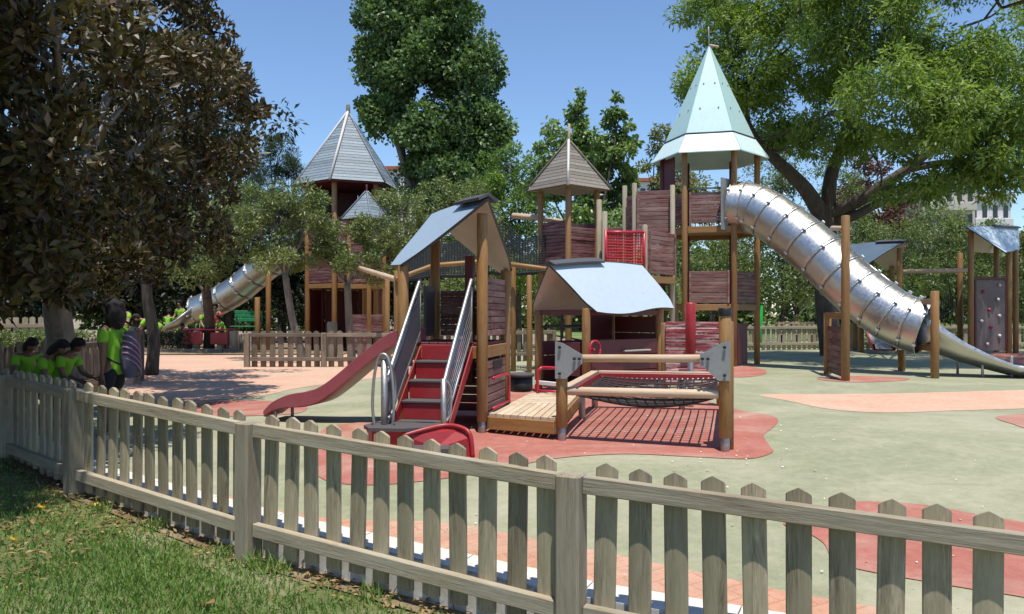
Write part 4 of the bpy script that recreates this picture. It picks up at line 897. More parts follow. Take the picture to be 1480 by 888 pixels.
# ================================================================ TREES
def unit(a): return a / np.maximum(1e-9, np.linalg.norm(a, axis=1, keepdims=True))
def leaf_mesh(name, P, ax, L, Wd, var, mat, parent, upb=.5, fold=.18):
    n = len(P); ax = unit(ax); rnd = RNG.normal(size=(n, 3)); rnd[:, 2] += upb * 2; nr = unit(rnd - ax * (rnd * ax).sum(1, keepdims=True)); sd_ = np.cross(nr, ax)
    Ls = L * RNG.uniform(.7, 1.25, (n, 1)); Ws = Wd * RNG.uniform(.75, 1.2, (n, 1)) / 2
    V = np.empty((n, 4, 3)); V[:, 0] = P; V[:, 1] = P + ax * Ls * .5 + sd_ * Ws + nr * Ws * fold * 2; V[:, 2] = P + ax * Ls - nr * Ls * .06; V[:, 3] = P + ax * Ls * .5 - sd_ * Ws + nr * Ws * fold * 2
    me = bpy.data.meshes.new(name); me.vertices.add(4 * n); me.vertices.foreach_set('co', V.reshape(-1))
    b = np.arange(n) * 4; idx = np.stack([b, b + 1, b + 2, b, b + 2, b + 3], 1).reshape(-1)
    me.loops.add(6 * n); me.loops.foreach_set('vertex_index', idx.astype(np.int32)); me.polygons.add(2 * n); me.polygons.foreach_set('loop_start', (np.arange(2 * n) * 3).astype(np.int32))
    a = me.attributes.new('var', 'FLOAT', 'POINT'); a.data.foreach_set('value', np.repeat(np.clip(var, 0, 1), 4).astype(np.float32))
    me.materials.append(mat); me.update(calc_edges=True)
    return put(bpy.data.objects.new(name, me), parent)
def crown_pts(blobs, n, subk=14, subr=.36, droop=-.1, shell=.55):
    vols = np.array([(b[1][0] * b[1][1] + b[1][0] * b[1][2] + b[1][1] * b[1][2]) for b in blobs]); cnt = np.maximum(20, n * vols / vols.sum()).astype(int)
    Ps, As, Vs, subs = [], [], [], []
    for (c, r), k in zip(blobs, cnt):
        c = np.array(c); r = np.array(r); ns = max(5, int(subk * (r.mean() / 1.5) ** 1.0 + 4)); ns = min(ns, 34)
        d = unit(RNG.normal(size=(ns, 3))); sc = c + d * r * RNG.uniform(shell, 1.0, (ns, 1)); sr = r.mean() * subr * RNG.uniform(.65, 1.35, ns); sv_ = RNG.normal(.5, .16, ns)
        which = RNG.integers(0, ns, k); dd = unit(RNG.normal(size=(k, 3))); rad = sr[which][:, None] * RNG.uniform(.35, 1.08, (k, 1)) ** .7
        P = sc[which] + dd * rad * np.array([1, 1, .8]); A = dd * .6 + RNG.normal(size=(k, 3)) * .5 + np.array([0, 0, droop])
        Ps.append(P); As.append(A); Vs.append(sv_[which] + RNG.normal(0, .17, k)); subs.append((Vector(c), [Vector(q) for q in sc]))
    return np.concatenate(Ps), np.concatenate(As), np.concatenate(Vs), subs
def tree(name, label, base, fork, blobs, n, leaf, mat, bk, r0, group=None, subk=14, subr=.36, droop=-.1, twigs=5, upb=.5, limb=.42, cat='tree', shell=.55, extra=None):
    root = thing(name, label, cat, base, group); P, A, Vv, subs = crown_pts(blobs, n, subk, subr, droop, shell)
    leaf_mesh('crown', P, A, leaf[0], leaf[1], Vv, mat, root, upb)
    v = []; f = []; base = Vector(base); fork = Vector(fork); m = (base + fork) / 2 + Vector((random.uniform(-.1, .1), random.uniform(-.1, .1), 0)) * r0 * 4
    tube_geo(smooth_pts([base - Vector((0, 0, .1)), base + Vector((0, 0, .12)), m, fork], 4), [r0 * 1.35, r0 * 1.28, r0 * 1.2, r0 * 1.12] + [lerp(r0 * 1.08, r0 * .8, i / 8) for i in range(9)], 10, v, f)
    att = [q for pts, ra, rb in (extra or []) for q in smooth_pts(pts, 5)[4:]]; F0_ = fork
    for c, sub in subs:
        if att: fork = min(att, key=lambda q: (q - c).length + .6 * max(0, q.z - c.z)); 
        mid = fork.lerp(c, .5) + Vector((random.uniform(-.2, .2), random.uniform(-.2, .2), random.uniform(-.1, .25))) * (c - fork).length * .35
        path = smooth_pts([fork - Vector((0, 0, 0 if att else r0 * .5)), mid, c], 5); rl = r0 * limb * random.uniform(.7, 1.1) * (.4 if att else 1); tube_geo(path, [lerp(rl, rl * .3, i / 10) for i in range(11)], 7, v, f)
        for s in random.sample(sub, min(twigs, len(sub))):
            st = path[random.randint(5, 10)]; mm = st.lerp(s, .5) + Vector((0, 0, .08 * (s - st).length)); tube_geo(smooth_pts([st, mm, s], 2), [rl * .32, rl * .28, rl * .22, rl * .16, rl * .1], 5, v, f)
    if extra:
        for pts, ra, rb in extra: q = smooth_pts(pts, 5); tube_geo(q, [lerp(ra, rb, i / (len(q) - 1)) for i in range(len(q))], 8, v, f)
    mk('trunk', v, f, bk, root, smooth=True); return root
def B(px, py, y, rx, rz, ry=None):
    s = FPX / y; c = W(px, py, y); return (tuple(c), (rx / s, ry if ry else rx / s * .9, rz / s))
GBG = 'trees behind the playground'
# near magnolia, overhanging the lawn
mb = [B(305, 40, 12.2, 70, 80), B(350, 135, 12, 42, 55), B(318, 225, 11.8, 60, 60), B(215, 110, 10.2, 110, 110, 1.4), B(80, 50, 6.8, 130, 110, 1.0), B(90, 240, 6.9, 120, 100, 1.0), B(215, 290, 10.2, 90, 70), B(50, 360, 7.0, 110, 70), B(-90, 180, 6.2, 150, 190), B(240, -70, 12, 100, 80), B(140, 380, 9.4, 80, 42), B(275, 330, 11.5, 55, 45), B(20, 415, 7.6, 90, 45), B(220, 372, 11.3, 45, 38), B(-40, 410, 6.6, 80, 50),
      ((-4.8, 3.6, 5.3), (1.4, 1.6, 1.2)), ((-4.6, 5.0, 5.6), (1.1, 1.5, 1.3)), ((-5.6, 4.6, 5.0), (1.5, 1.8, 1.3)), ((-6.2, 6.6, 4.8), (1.6, 1.6, 1.8)), ((-5.6, 7.4, 5.6), (1.5, 1.4, 1.4)), ((-4.8, 2.2, 5.0), (1.2, 1.3, 1.0)), ((-5.6, 2.4, 4.9), (1.5, 1.5, 1.1)), ((-5.0, 5.9, 4.9), (1.35, 1.5, 1.0)), ((-4.3, 4.7, 4.7), (.9, 1.3, .9)), ((-5.8, 7.2, 4.2), (1.5, 1.4, 1.2)), ((-4.8, 6.4, 5.0), (1.1, 1.2, 1.0)), ((-7.4, 8.4, 4.2), (1.6, 1.6, 1.4)), ((-7, 1, 4), (2, 2, 2.2)), ((-6.3, -2, 4.2), (2, 2, 2.4)), ((-8.5, 4.5, 3.5), (1.8, 2, 2)), ((-9.5, 7.5, 3.2), (1.8, 2, 2)), ((-4.9, .6, 5.4), (1.3, 1.5, 1.1)), ((-5.6, 3.0, 2.5), (1.5, 1.6, 1.6)), ((-7.2, 5.4, 2.1), (1.6, 1.7, 1.6)), ((-5.4, .4, 2.7), (1.6, 1.6, 1.7)), ((-8.6, 2, 2.5), (1.8, 2, 2))]  # unseen masses left of and behind the camera are added to block sky light
tree('magnolia_tree', 'dark glossy-leaved tree with brown leaf undersides, overhanging the lawn and fence', (-5.75, 10.4, 0), (-5.3, 9.2, 2.4), mb, 205000, (.13, .055), L_MAGN, M_BARKG, .17, subk=22, subr=.34, droop=.25, twigs=4, upb=.2)
# poplar
tree('poplar_tree', 'tall dense dark green poplar rising behind the blue-roofed slide tower', (-3.9, 34, 0), (-3.7, 34, 5), [B(605, -50, 34, 70, 80, 2), B(590, 40, 34, 62, 80, 2.2), B(645, 50, 34, 52, 80, 2.2), B(552, 60, 34, 30, 90, 1.6), B(692, 110, 34, 30, 75, 1.6), B(558, 155, 34, 30, 42, 1.6), B(620, 150, 33.5, 75, 75, 2.4), B(690, 190, 34, 42, 65, 2), B(645, 235, 33.5, 42, 45, 1.8), B(650, 250, 33.5, 75, 50, 2), B(718, 205, 34, 18, 45, 1.2), B(648, 295, 33, 44, 36, 1.6)], 68000, (.19, .15), L_POP, M_BARKG, .35, GBG, subk=20, subr=.34, droop=-.25, upb=.1)
# two-spired broad-leaved tree
tree('broadleaf_tree', 'two-spired broad-leaved young tree behind the shingled tower', (2.6, 24, 0), (2.4, 24, 3.0), [B(834, 142, 24, 8, 18), B(832, 165, 24, 13, 20), B(838, 192, 24, 18, 22), B(892, 152, 24, 10, 18), B(893, 178, 24, 18, 24), B(897, 208, 24, 24, 28), B(795, 215, 24, 26, 34), B(848, 225, 24.3, 40, 35), B(905, 240, 24.2, 22, 45), B(880, 290, 24.3, 42, 38), B(790, 265, 24.3, 28, 32), B(845, 330, 24.4, 60, 40)], 13000, (.17, .10), L_BIG, M_BARK, .14, GBG, subk=12, subr=.4, droop=-.7, upb=.2)
# big spreading locust
lb = [(1055, 70, 21.5, 62, 45), (1010, 120, 21, 36, 34), (1110, 30, 22, 75, 50), (1195, 20, 19.3, 85, 55), (1290, 40, 18.5, 80, 55), (1375, 75, 18.0, 75, 50), (1445, 95, 17.5, 65, 50), (1120, 120, 21.5, 65, 45), (1200, 110, 21.3, 60, 45), (1290, 130, 17.5, 80, 45), (1385, 160, 17.5, 75, 45), (1450, 190, 17.5, 60, 40), (1120, 195, 23, 45, 30), (1330, 205, 18.0, 65, 28), (1250, 205, 20.8, 45, 26), (1420, 245, 18.0, 55, 24), (1190, 195, 20.8, 40, 30), (1060, 150, 22.5, 40, 35), (1480, 250, 17.5, 45, 30), (1200, -60, 19.3, 150, 55), (1030, 0, 22, 50, 40), (1320, -40, 19.0, 60, 40), (1530, 130, 18.0, 60, 70), (1330, 270, 18.5, 40, 22)]
fk = W(1190, 268, 23)
tree('locust_tree', 'huge spreading feathery light-green tree above the steel tube slide', (9.35, 23.3, 0), tuple(W(1197, 315, 23.2)), [B(a, b, y, c, d_, 1.5) for a, b, y, c, d_ in lb] + [((9, 18.6, 10.4), (2.2, 1.7, 1.0)), ((12, 18.4, 10.3), (2.2, 1.7, 1.0)), ((15, 18.8, 10.2), (2.2, 1.8, 1.0)), ((12.5, 21.8, 11), (2.4, 1.9, 1.0)), ((8.6, 22, 11), (2.2, 1.9, 1.0)), ((16.5, 22, 10.6), (2.2, 2, 1.1))], 140000, (.155, .05), L_LOC, M_BARK, .32, subk=30, subr=.33, droop=-.3, twigs=6, upb=.25, limb=.36, shell=.3,
     extra=[([W(1197, 330, 23.2), W(1165, 275, 23), W(1120, 230, 22.6), W(1085, 190, 22.3), W(1070, 130, 22)], .27, .06), ([W(1197, 320, 23.2), W(1200, 260, 23.2), W(1222, 190, 23.2), W(1225, 110, 23), W(1215, 60, 22.8)], .25, .06), ([W(1200, 310, 23.2), W(1250, 285, 22.6), W(1310, 245, 22.2), W(1370, 200, 22), W(1440, 150, 21.8)], .23, .05), ([W(1200, 322, 23.2), W(1235, 312, 22.8), W(1280, 290, 22.5), W(1310, 293, 22.3), W(1350, 265, 22.1)], .17, .04), ([W(1222, 190, 23.2), W(1250, 150, 23), W(1262, 100, 22.8)], .12, .04), ([W(1310, 245, 22.2), W(1380, 235, 22), W(1450, 250, 21.8), W(1500, 240, 21.6)], .12, .03), ([W(1390, 40, 22), W(1430, 25, 22), W(1447, 12, 22)], .04, .015)])
# small olive-like trees on the left
GOL = 'small grey-green trees on the left'
tree('olive_tree', 'small grey-green tree with leaning trunk in front of the distant tower', tuple(GP(437, 522)), tuple(W(412, 395, 20.3)), [B(430, 285, 20.4, 40, 34), B(392, 305, 20.2, 42, 36), B(440, 335, 20, 42, 34), B(375, 350, 20.5, 36, 34), B(410, 375, 20, 48, 24), B(350, 300, 21, 35, 35)], 11000, (.10, .042), L_OLI, M_BARKG, .10, GOL, subk=16, subr=.36, twigs=7)
tree('olive_tree', 'small pale-leaved tree beside the burgundy distant tower, right of the leaning trunk', tuple(GP(508, 520)), tuple(W(502, 410, 20.8)), [B(490, 345, 20.8, 46, 28), B(545, 335, 21, 44, 32), B(465, 375, 20.5, 34, 24), B(585, 300, 21.5, 40, 30), B(520, 385, 20.5, 50, 24), B(560, 365, 21, 34, 26)], 11000, (.10, .042), L_OLI, M_BARKG, .11, GOL, subk=16, subr=.36, twigs=7)
tree('olive_tree', 'small shaded tree standing among the log stumps', tuple(GP(302, 508)), tuple(W(298, 420, 25)), [B(330, 290, 24, 44, 40), B(285, 330, 24.4, 52, 42), B(340, 350, 24, 46, 34), B(245, 370, 25, 46, 36), B(300, 385, 24, 46, 26)], 9000, (.12, .05), L_MID, M_BARK, .17, GOL, subk=14, subr=.4)
tree('broadleaf_tree', 'pale-leaved tree behind the blue roof of the slide tower', (-2.6, 25, 0), (-2.5, 25, 2.4), [B(620, 300, 25, 46, 30), B(660, 290, 25.3, 46, 34), B(590, 340, 25, 40, 34), B(640, 350, 25, 55, 36), B(690, 330, 25.2, 34, 40)], 12000, (.11, .05), L_OLI, M_BARKG, .13, GBG, subk=16, subr=.38)
tree('broadleaf_tree', 'bright green bushy tree between the poplar and the shingled tower', (.2, 28, 0), (.2, 28, 2.6), [B(735, 235, 28, 42, 36), B(765, 265, 28, 34, 40), B(720, 290, 27.6, 50, 44), B(770, 320, 27.5, 46, 40), B(700, 350, 27.5, 46, 40), B(760, 380, 27.4, 60, 40)], 17000, (.13, .06), L_LITE, M_BARK, .16, GBG, subk=18, subr=.36)
tree('broadleaf_tree', 'leafy tree filling the gap under the rope bridge', (-.3, 31, 0), (-.3, 31, 1.6), [B(700, 420, 31, 70, 40), B(780, 430, 31, 60, 40), B(640, 430, 31, 60, 40), B(840, 400, 31, 60, 50)], 10000, (.14, .07), L_MID, M_BARK, .14, GBG)
tree('pine_tree', 'dark feathery pine crown beside the grey tower roof', (-10.4, 36, 0), (-10.4, 36, 4), [B(402, 225, 36, 24, 36), B(425, 250, 36, 26, 28), B(385, 265, 36, 30, 34), B(430, 290, 36, 36, 30), B(395, 320, 36, 44, 36)], 13000, (.22, .03), L_PINE, M_BARK, .2, GBG, subk=18, droop=.5, upb=.1)
tree('broadleaf_tree', 'yellowish tree glimpsed left of the teal tower roof', (7.4, 36, 0), (7.0, 36, 4), [B(955, 205, 36, 20, 26), B(945, 240, 36, 20, 18), B(968, 260, 36, 28, 28), B(1005, 290, 36, 40, 40), B(1060, 320, 35, 50, 50), B(960, 310, 36, 36, 40)], 9000, (.2, .08), L_YEL, M_BARK, .2, GBG)
tree('copper_tree', 'copper-leaved tree behind the spreading tree trunk', (17, 35, 0), (16.6, 35, 3), [B(1255, 265, 35, 38, 34), B(1290, 300, 35, 36, 36), B(1225, 290, 35, 34, 36), B(1290, 340, 34.5, 34, 30)], 8000, (.17, .08), L_REDL, M_BARK, .16, GBG)
for (lab, px, y, bl) in (('leafy green tree right behind the hexagonal teal tower', 1030, 30, [(985, 370, 40, 45), (1030, 380, 45, 50), (1090, 350, 44, 46), (1075, 400, 50, 40)]),
                 ('full green tree filling the gap behind the forked trunk', 1150, 33, [(1110, 270, 46, 46), (1150, 240, 40, 40), (1240, 330, 44, 46), (1150, 310, 50, 44), (1205, 270, 36, 44)]),
                 ('pale-leaved tree behind the upper bend of the tube slide', 1130, 31, [(1120, 350, 48, 42), (1160, 390, 52, 40), (1125, 420, 46, 26), (1200, 400, 46, 44)]),
                 ('pale-leaved tree behind the dark blue small roof', 1300, 31, [(1250, 350, 44, 40), (1300, 370, 50, 44), (1275, 420, 52, 34), (1345, 345, 44, 44)]),
                 ('pale-leaved tree showing through the climbing tower', 1385, 31.5, [(1360, 320, 38, 34), (1400, 350, 46, 46), (1370, 400, 50, 36), (1440, 390, 44, 48)]),
                 ('pale-leaved tree right of the climbing tower roof', 1475, 31, [(1480, 390, 36, 50), (1500, 340, 34, 44), (1470, 440, 36, 30), (1530, 400, 44, 60)])):
    q = wp(px, y); tree('broadleaf_tree', lab, (q.x, q.y, 0), (q.x, q.y, 1.2), [B(a, b, y, c, d_) for a, b, c, d_ in bl], 11000, (.12, .055), L_MID, M_BARK, .13, GBG, subk=18, subr=.38)
for lab, px, y, bl in (('dark dense evergreen behind the distant tube slide', 330, 33, [(300, 330, 80, 70), (380, 350, 70, 70), (340, 420, 80, 44), (260, 400, 70, 50)]),
                       ('dark evergreen behind the neon-shirted group', 200, 31, [(180, 360, 80, 70), (120, 380, 80, 60), (200, 430, 70, 36), (230, 330, 60, 60)]),
                       ('dark evergreen behind the pale palisade', 40, 29, [(30, 380, 90, 60), (-60, 360, 90, 80), (70, 430, 70, 30)]),
                       ('dark evergreen behind the burgundy distant tower', 470, 34, [(450, 380, 70, 60), (520, 400, 70, 60), (590, 420, 60, 50), (480, 440, 70, 34)])):
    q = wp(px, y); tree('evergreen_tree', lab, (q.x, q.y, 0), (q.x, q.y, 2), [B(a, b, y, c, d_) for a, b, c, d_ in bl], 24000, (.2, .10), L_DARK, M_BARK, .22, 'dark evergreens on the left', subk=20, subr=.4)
# tree trunk beside the entrance
TKv, TKf = tube_geo(smooth_pts([(-7.2, 15.9, 0), (-7.15, 15.9, .8), (-7.25, 15.8, 1.8), (-7.0, 15.7, 3.6)], 4), [.14, .13, .12, .12, .11, .11, .11, .1, .1, .1, .09, .09, .08], 10)
tr_ = thing('shade_tree', 'shaded dark trunk behind the standing person', 'tree', (-7.2, 15.9, 0)); mk('trunk', TKv, TKf, M_BARK, tr_, smooth=True)
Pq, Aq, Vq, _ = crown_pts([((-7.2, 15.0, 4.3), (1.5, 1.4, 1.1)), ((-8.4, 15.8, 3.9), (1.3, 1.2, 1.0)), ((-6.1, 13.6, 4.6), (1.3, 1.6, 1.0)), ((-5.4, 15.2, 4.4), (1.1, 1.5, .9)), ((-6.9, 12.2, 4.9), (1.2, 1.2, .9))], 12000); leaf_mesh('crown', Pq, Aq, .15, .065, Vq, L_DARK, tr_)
# far belt of woodland
bl = [((x + random.uniform(-2, 2), 58 + random.uniform(-4, 8), 2.2 + random.uniform(0, 1.0)), (4.5, 3, 3.0 + random.uniform(0, 1.4))) for x in range(-56, 62, 5)]
Pq, Aq, Vq, _ = crown_pts(bl, 60000, subk=12); o = stuff(leaf_mesh('far_woodland', Pq, Aq, .6, .42, Vq, L_MID, None)); tag(o, 'far belt of mixed green woodland closing the view behind everything', 'woodland')
# hedges
def hedge(label, p0, p1, h, w, n, mat, leaf=(.07, .04)):
    d_ = Vector(p1) - Vector(p0); root = thing('hedge', label, 'hedge', tuple(p0))
    s = RNG.uniform(0, 1, (n, 1)); pt = np.array(p0) + s * np.array(d_) + np.stack([RNG.normal(0, .02, n), RNG.uniform(-w / 2, w / 2, n), h * RNG.uniform(0, 1, n) ** .5 + RNG.normal(0, .03, n)], 1)
    leaf_mesh('foliage', pt, RNG.normal(size=(n, 3)) + np.array([0, 0, .4]), leaf[0], leaf[1], RNG.normal(.5, .2, n), mat, root)
    v = []; f = []
    for k in range(14): q = Vector(p0).lerp(Vector(p1), (k + .5) / 14); tube_geo([q, q + Vector((random.uniform(-.1, .1), random.uniform(-.1, .1), h * .8))], .012, 5, v, f)
    mk('stems', v, f, M_BARK, root)
hedge('clipped low hedge between the crouching children and the pale palisade', (-10.6, 14.0, 0), (-7.6, 14.4, 0), .9, .5, 6000, L_MID)
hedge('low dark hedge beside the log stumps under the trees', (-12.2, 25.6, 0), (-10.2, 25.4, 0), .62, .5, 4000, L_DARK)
hedge('loose green shrubs along the far fence behind the climbing tower', (10.8, 28.6, 0), (22, 28.2, 0), .8, 1.2, 9000, L_MID, (.12, .06))
# ================================================================ BUILDINGS
M_BLD = paint('cream_render', (.50, .46, .40), .9, .15, .3); M_BLDW = paint('white_render', (.66, .64, .62), .9, .15, .3); M_BRICK = paint('brick_red_render', (.36, .19, .15), .9, .2, .3); M_TILE = paint('red_tile', (.33, .12, .08), .9, .3, 1); M_WIN = paint('dark_window_glass', (.03, .035, .045), .15)
def building(label, x0, x1, y, h, rows, cols, wall, roof, balc=True):
    root = thing('apartment_building', label, 'building', ((x0 + x1) / 2, y, 0)); w = x1 - x0
    box('wall', (w, 10, h), wall, root, ((x0 + x1) / 2, y + 5, h / 2), c=.02); box('roof', (w + .8, 10.8, .5), roof, root, ((x0 + x1) / 2, y + 5, h + .26), c=.05)
    for r in range(rows):
        z = h - 1.6 - r * 2.9
        if z < 2: break
        for k in range(cols):
            x = x0 + (k + .5) * w / cols; o = box('window', (w / cols * .42, .12, 1.5), M_WIN, root, (x, y - .03, z), c=.01); box('sill', (w / cols * .5, .3, .14), M_WHITE, o, (x, y - .12, z - .84), c=.01)
        if balc: box('balcony', (w * .9, .9, .9), wall, root, ((x0 + x1) / 2, y - .5, z - 1.35), c=.02)
building('cream apartment block with window rows beyond the climbing tower', 47.5, 53.5, 92, 16.5, 5, 5, M_BLD, M_BLD)
building('pale apartment block with stacked balconies right of the cream one', 54.5, 59.5, 95, 15.0, 5, 4, M_BLDW, M_BLD)
building('low brick-red terrace at the far right', 59.8, 70, 96, 10.5, 3, 6, M_BRICK, M_TILE)
building('grey apartment block glimpsed through the spreading tree', 41.5, 46.5, 100, 13.5, 4, 4, M_BLD, M_BLD)
building('pale house with red tiled roof between the grey tower roof and the poplar', -15.6, -12, 95, 18.3, 5, 3, M_BLDW, M_TILE)
building('pale building with red roof seen left of the teal tower', 15.0, 24, 105, 18.6, 5, 6, M_BLDW, M_TILE)
# ================================================================ BENCHES AND STUMPS
gb = W(358, 470, 27); GB = thing('park_bench', 'green slatted park bench under the distant tube slide', 'bench', (gb.x, gb.y, 0))
for k in range(3): box('back_slat', (.95, .03, .11), M_GREENB, GB, (gb.x, gb.y + .1, 1.02 + k * .13 - .0))
for k in range(3): box('seat_slat', (.95, .1, .03), M_GREENB, GB, (gb.x, gb.y - .1 - k * .12, .80))
for s in (-.4, .4):
    pipe('leg', [(gb.x + s, gb.y + .14, 1.35), (gb.x + s, gb.y + .05, .78), (gb.x + s, gb.y + .12, .33)], .025, M_BLACK, GB); pipe('leg', [(gb.x + s, gb.y, .78), (gb.x + s, gb.y - .34, .78), (gb.x + s, gb.y - .36, .33)], .025, M_BLACK, GB)
box('plinth', (1.4, .8, .34), M_CONC, GB, (gb.x, gb.y - .1, .17))
rb = W(303, 496, 25.6); RBn = thing('picnic_table', 'red boarded table with red bench boards among the stumps', 'table', (rb.x, rb.y, 0))
for k in range(3): box('top_board', (1.5, .17, .04), M_REDPIPE, RBn, (rb.x, rb.y - .18 + k * .18, .72))
box('front_board', (.6, .04, .4), M_RED, RBn, (rb.x - .42, rb.y - .3, .46)); box('front_board', (.55, .04, .38), M_RED, RBn, (rb.x + .42, rb.y - .3, .44))
for sx in (-.65, .65):
    for sy in (-.2, .2): box('leg', (.08, .08, .7), M_RED, RBn, (rb.x + sx, rb.y + sy, .35))
GS = 'log stumps beside the salmon field'
for lab, px, pb, pt, r in (('tall grey log stump at the end of the dark hedge', 268, 509, 483, .13), ('short log stump beside the tall one by the hedge', 283, 509, 492, .13), ('squat log stump right of the shaded trunk', 320, 509, 496, .14), ('tall pale log stump near the fence end', 337, 509, 479, .17), ('thin log stump behind the fence end', 350, 508, 484, .1), ('pale log stump behind the fence below the distant tower', 480, 520, 466, .14)):
    q = GP(px, pb); S_ = thing('log_stump', lab, 'stump', tuple(q), GS); log('stump_body', (q.x, q.y, -.02), (q.x, q.y, zz(pt, q.y)), r, M_RAIL, S_, cap=.03); log('stump_top', (q.x, q.y, zz(pt, q.y) + .001), (q.x, q.y, zz(pt, q.y) + .012), r * .85, M_PALE, S_, cap=.004)
ke = thing('border_kerb', 'dark timber border edging the salmon field below the stumps', 'kerb', tuple(GP(280, 510))); a, b = GP(206, 510), GP(352, 510)
for k in range(5): beam('edging_timber', V2(a.lerp(b, k / 5 + .004), .06), V2(a.lerp(b, (k + 1) / 5 - .004), .06), .12, .12, M_FARF, ke)
gp_ = W(1099, 475, 29); GPs = thing('green_post', 'bright green playground post beyond the far fence', 'post', (gp_.x, gp_.y, 0)); log('post', (gp_.x, gp_.y, 0), (gp_.x, gp_.y, 1.55), .09, paint('bright_green_paint', (.02, .42, .06), .4), GPs); log('post_cap', (gp_.x, gp_.y, 1.55), (gp_.x, gp_.y, 1.6), .1, M_BLACK, GPs)
wb = W(1150, 478, 30.5); WB = thing('park_bench', 'pale slatted park bench on the path beyond the far fence', 'bench', (wb.x, wb.y, 0))
for k in range(3): box('back_slat', (1.5, .03, .1), M_PALE, WB, (wb.x, wb.y + .1, .55 + k * .16)); box('seat_slat', (1.5, .11, .03), M_PALE, WB, (wb.x, wb.y - .05 - k * .13, .45))
for s in (-.65, .65): box('leg', (.06, .45, .44), M_BLACK, WB, (wb.x + s, wb.y - .1, .23)); box('arm', (.05, .05, .6), M_BLACK, WB, (wb.x + s, wb.y + .14, .72))
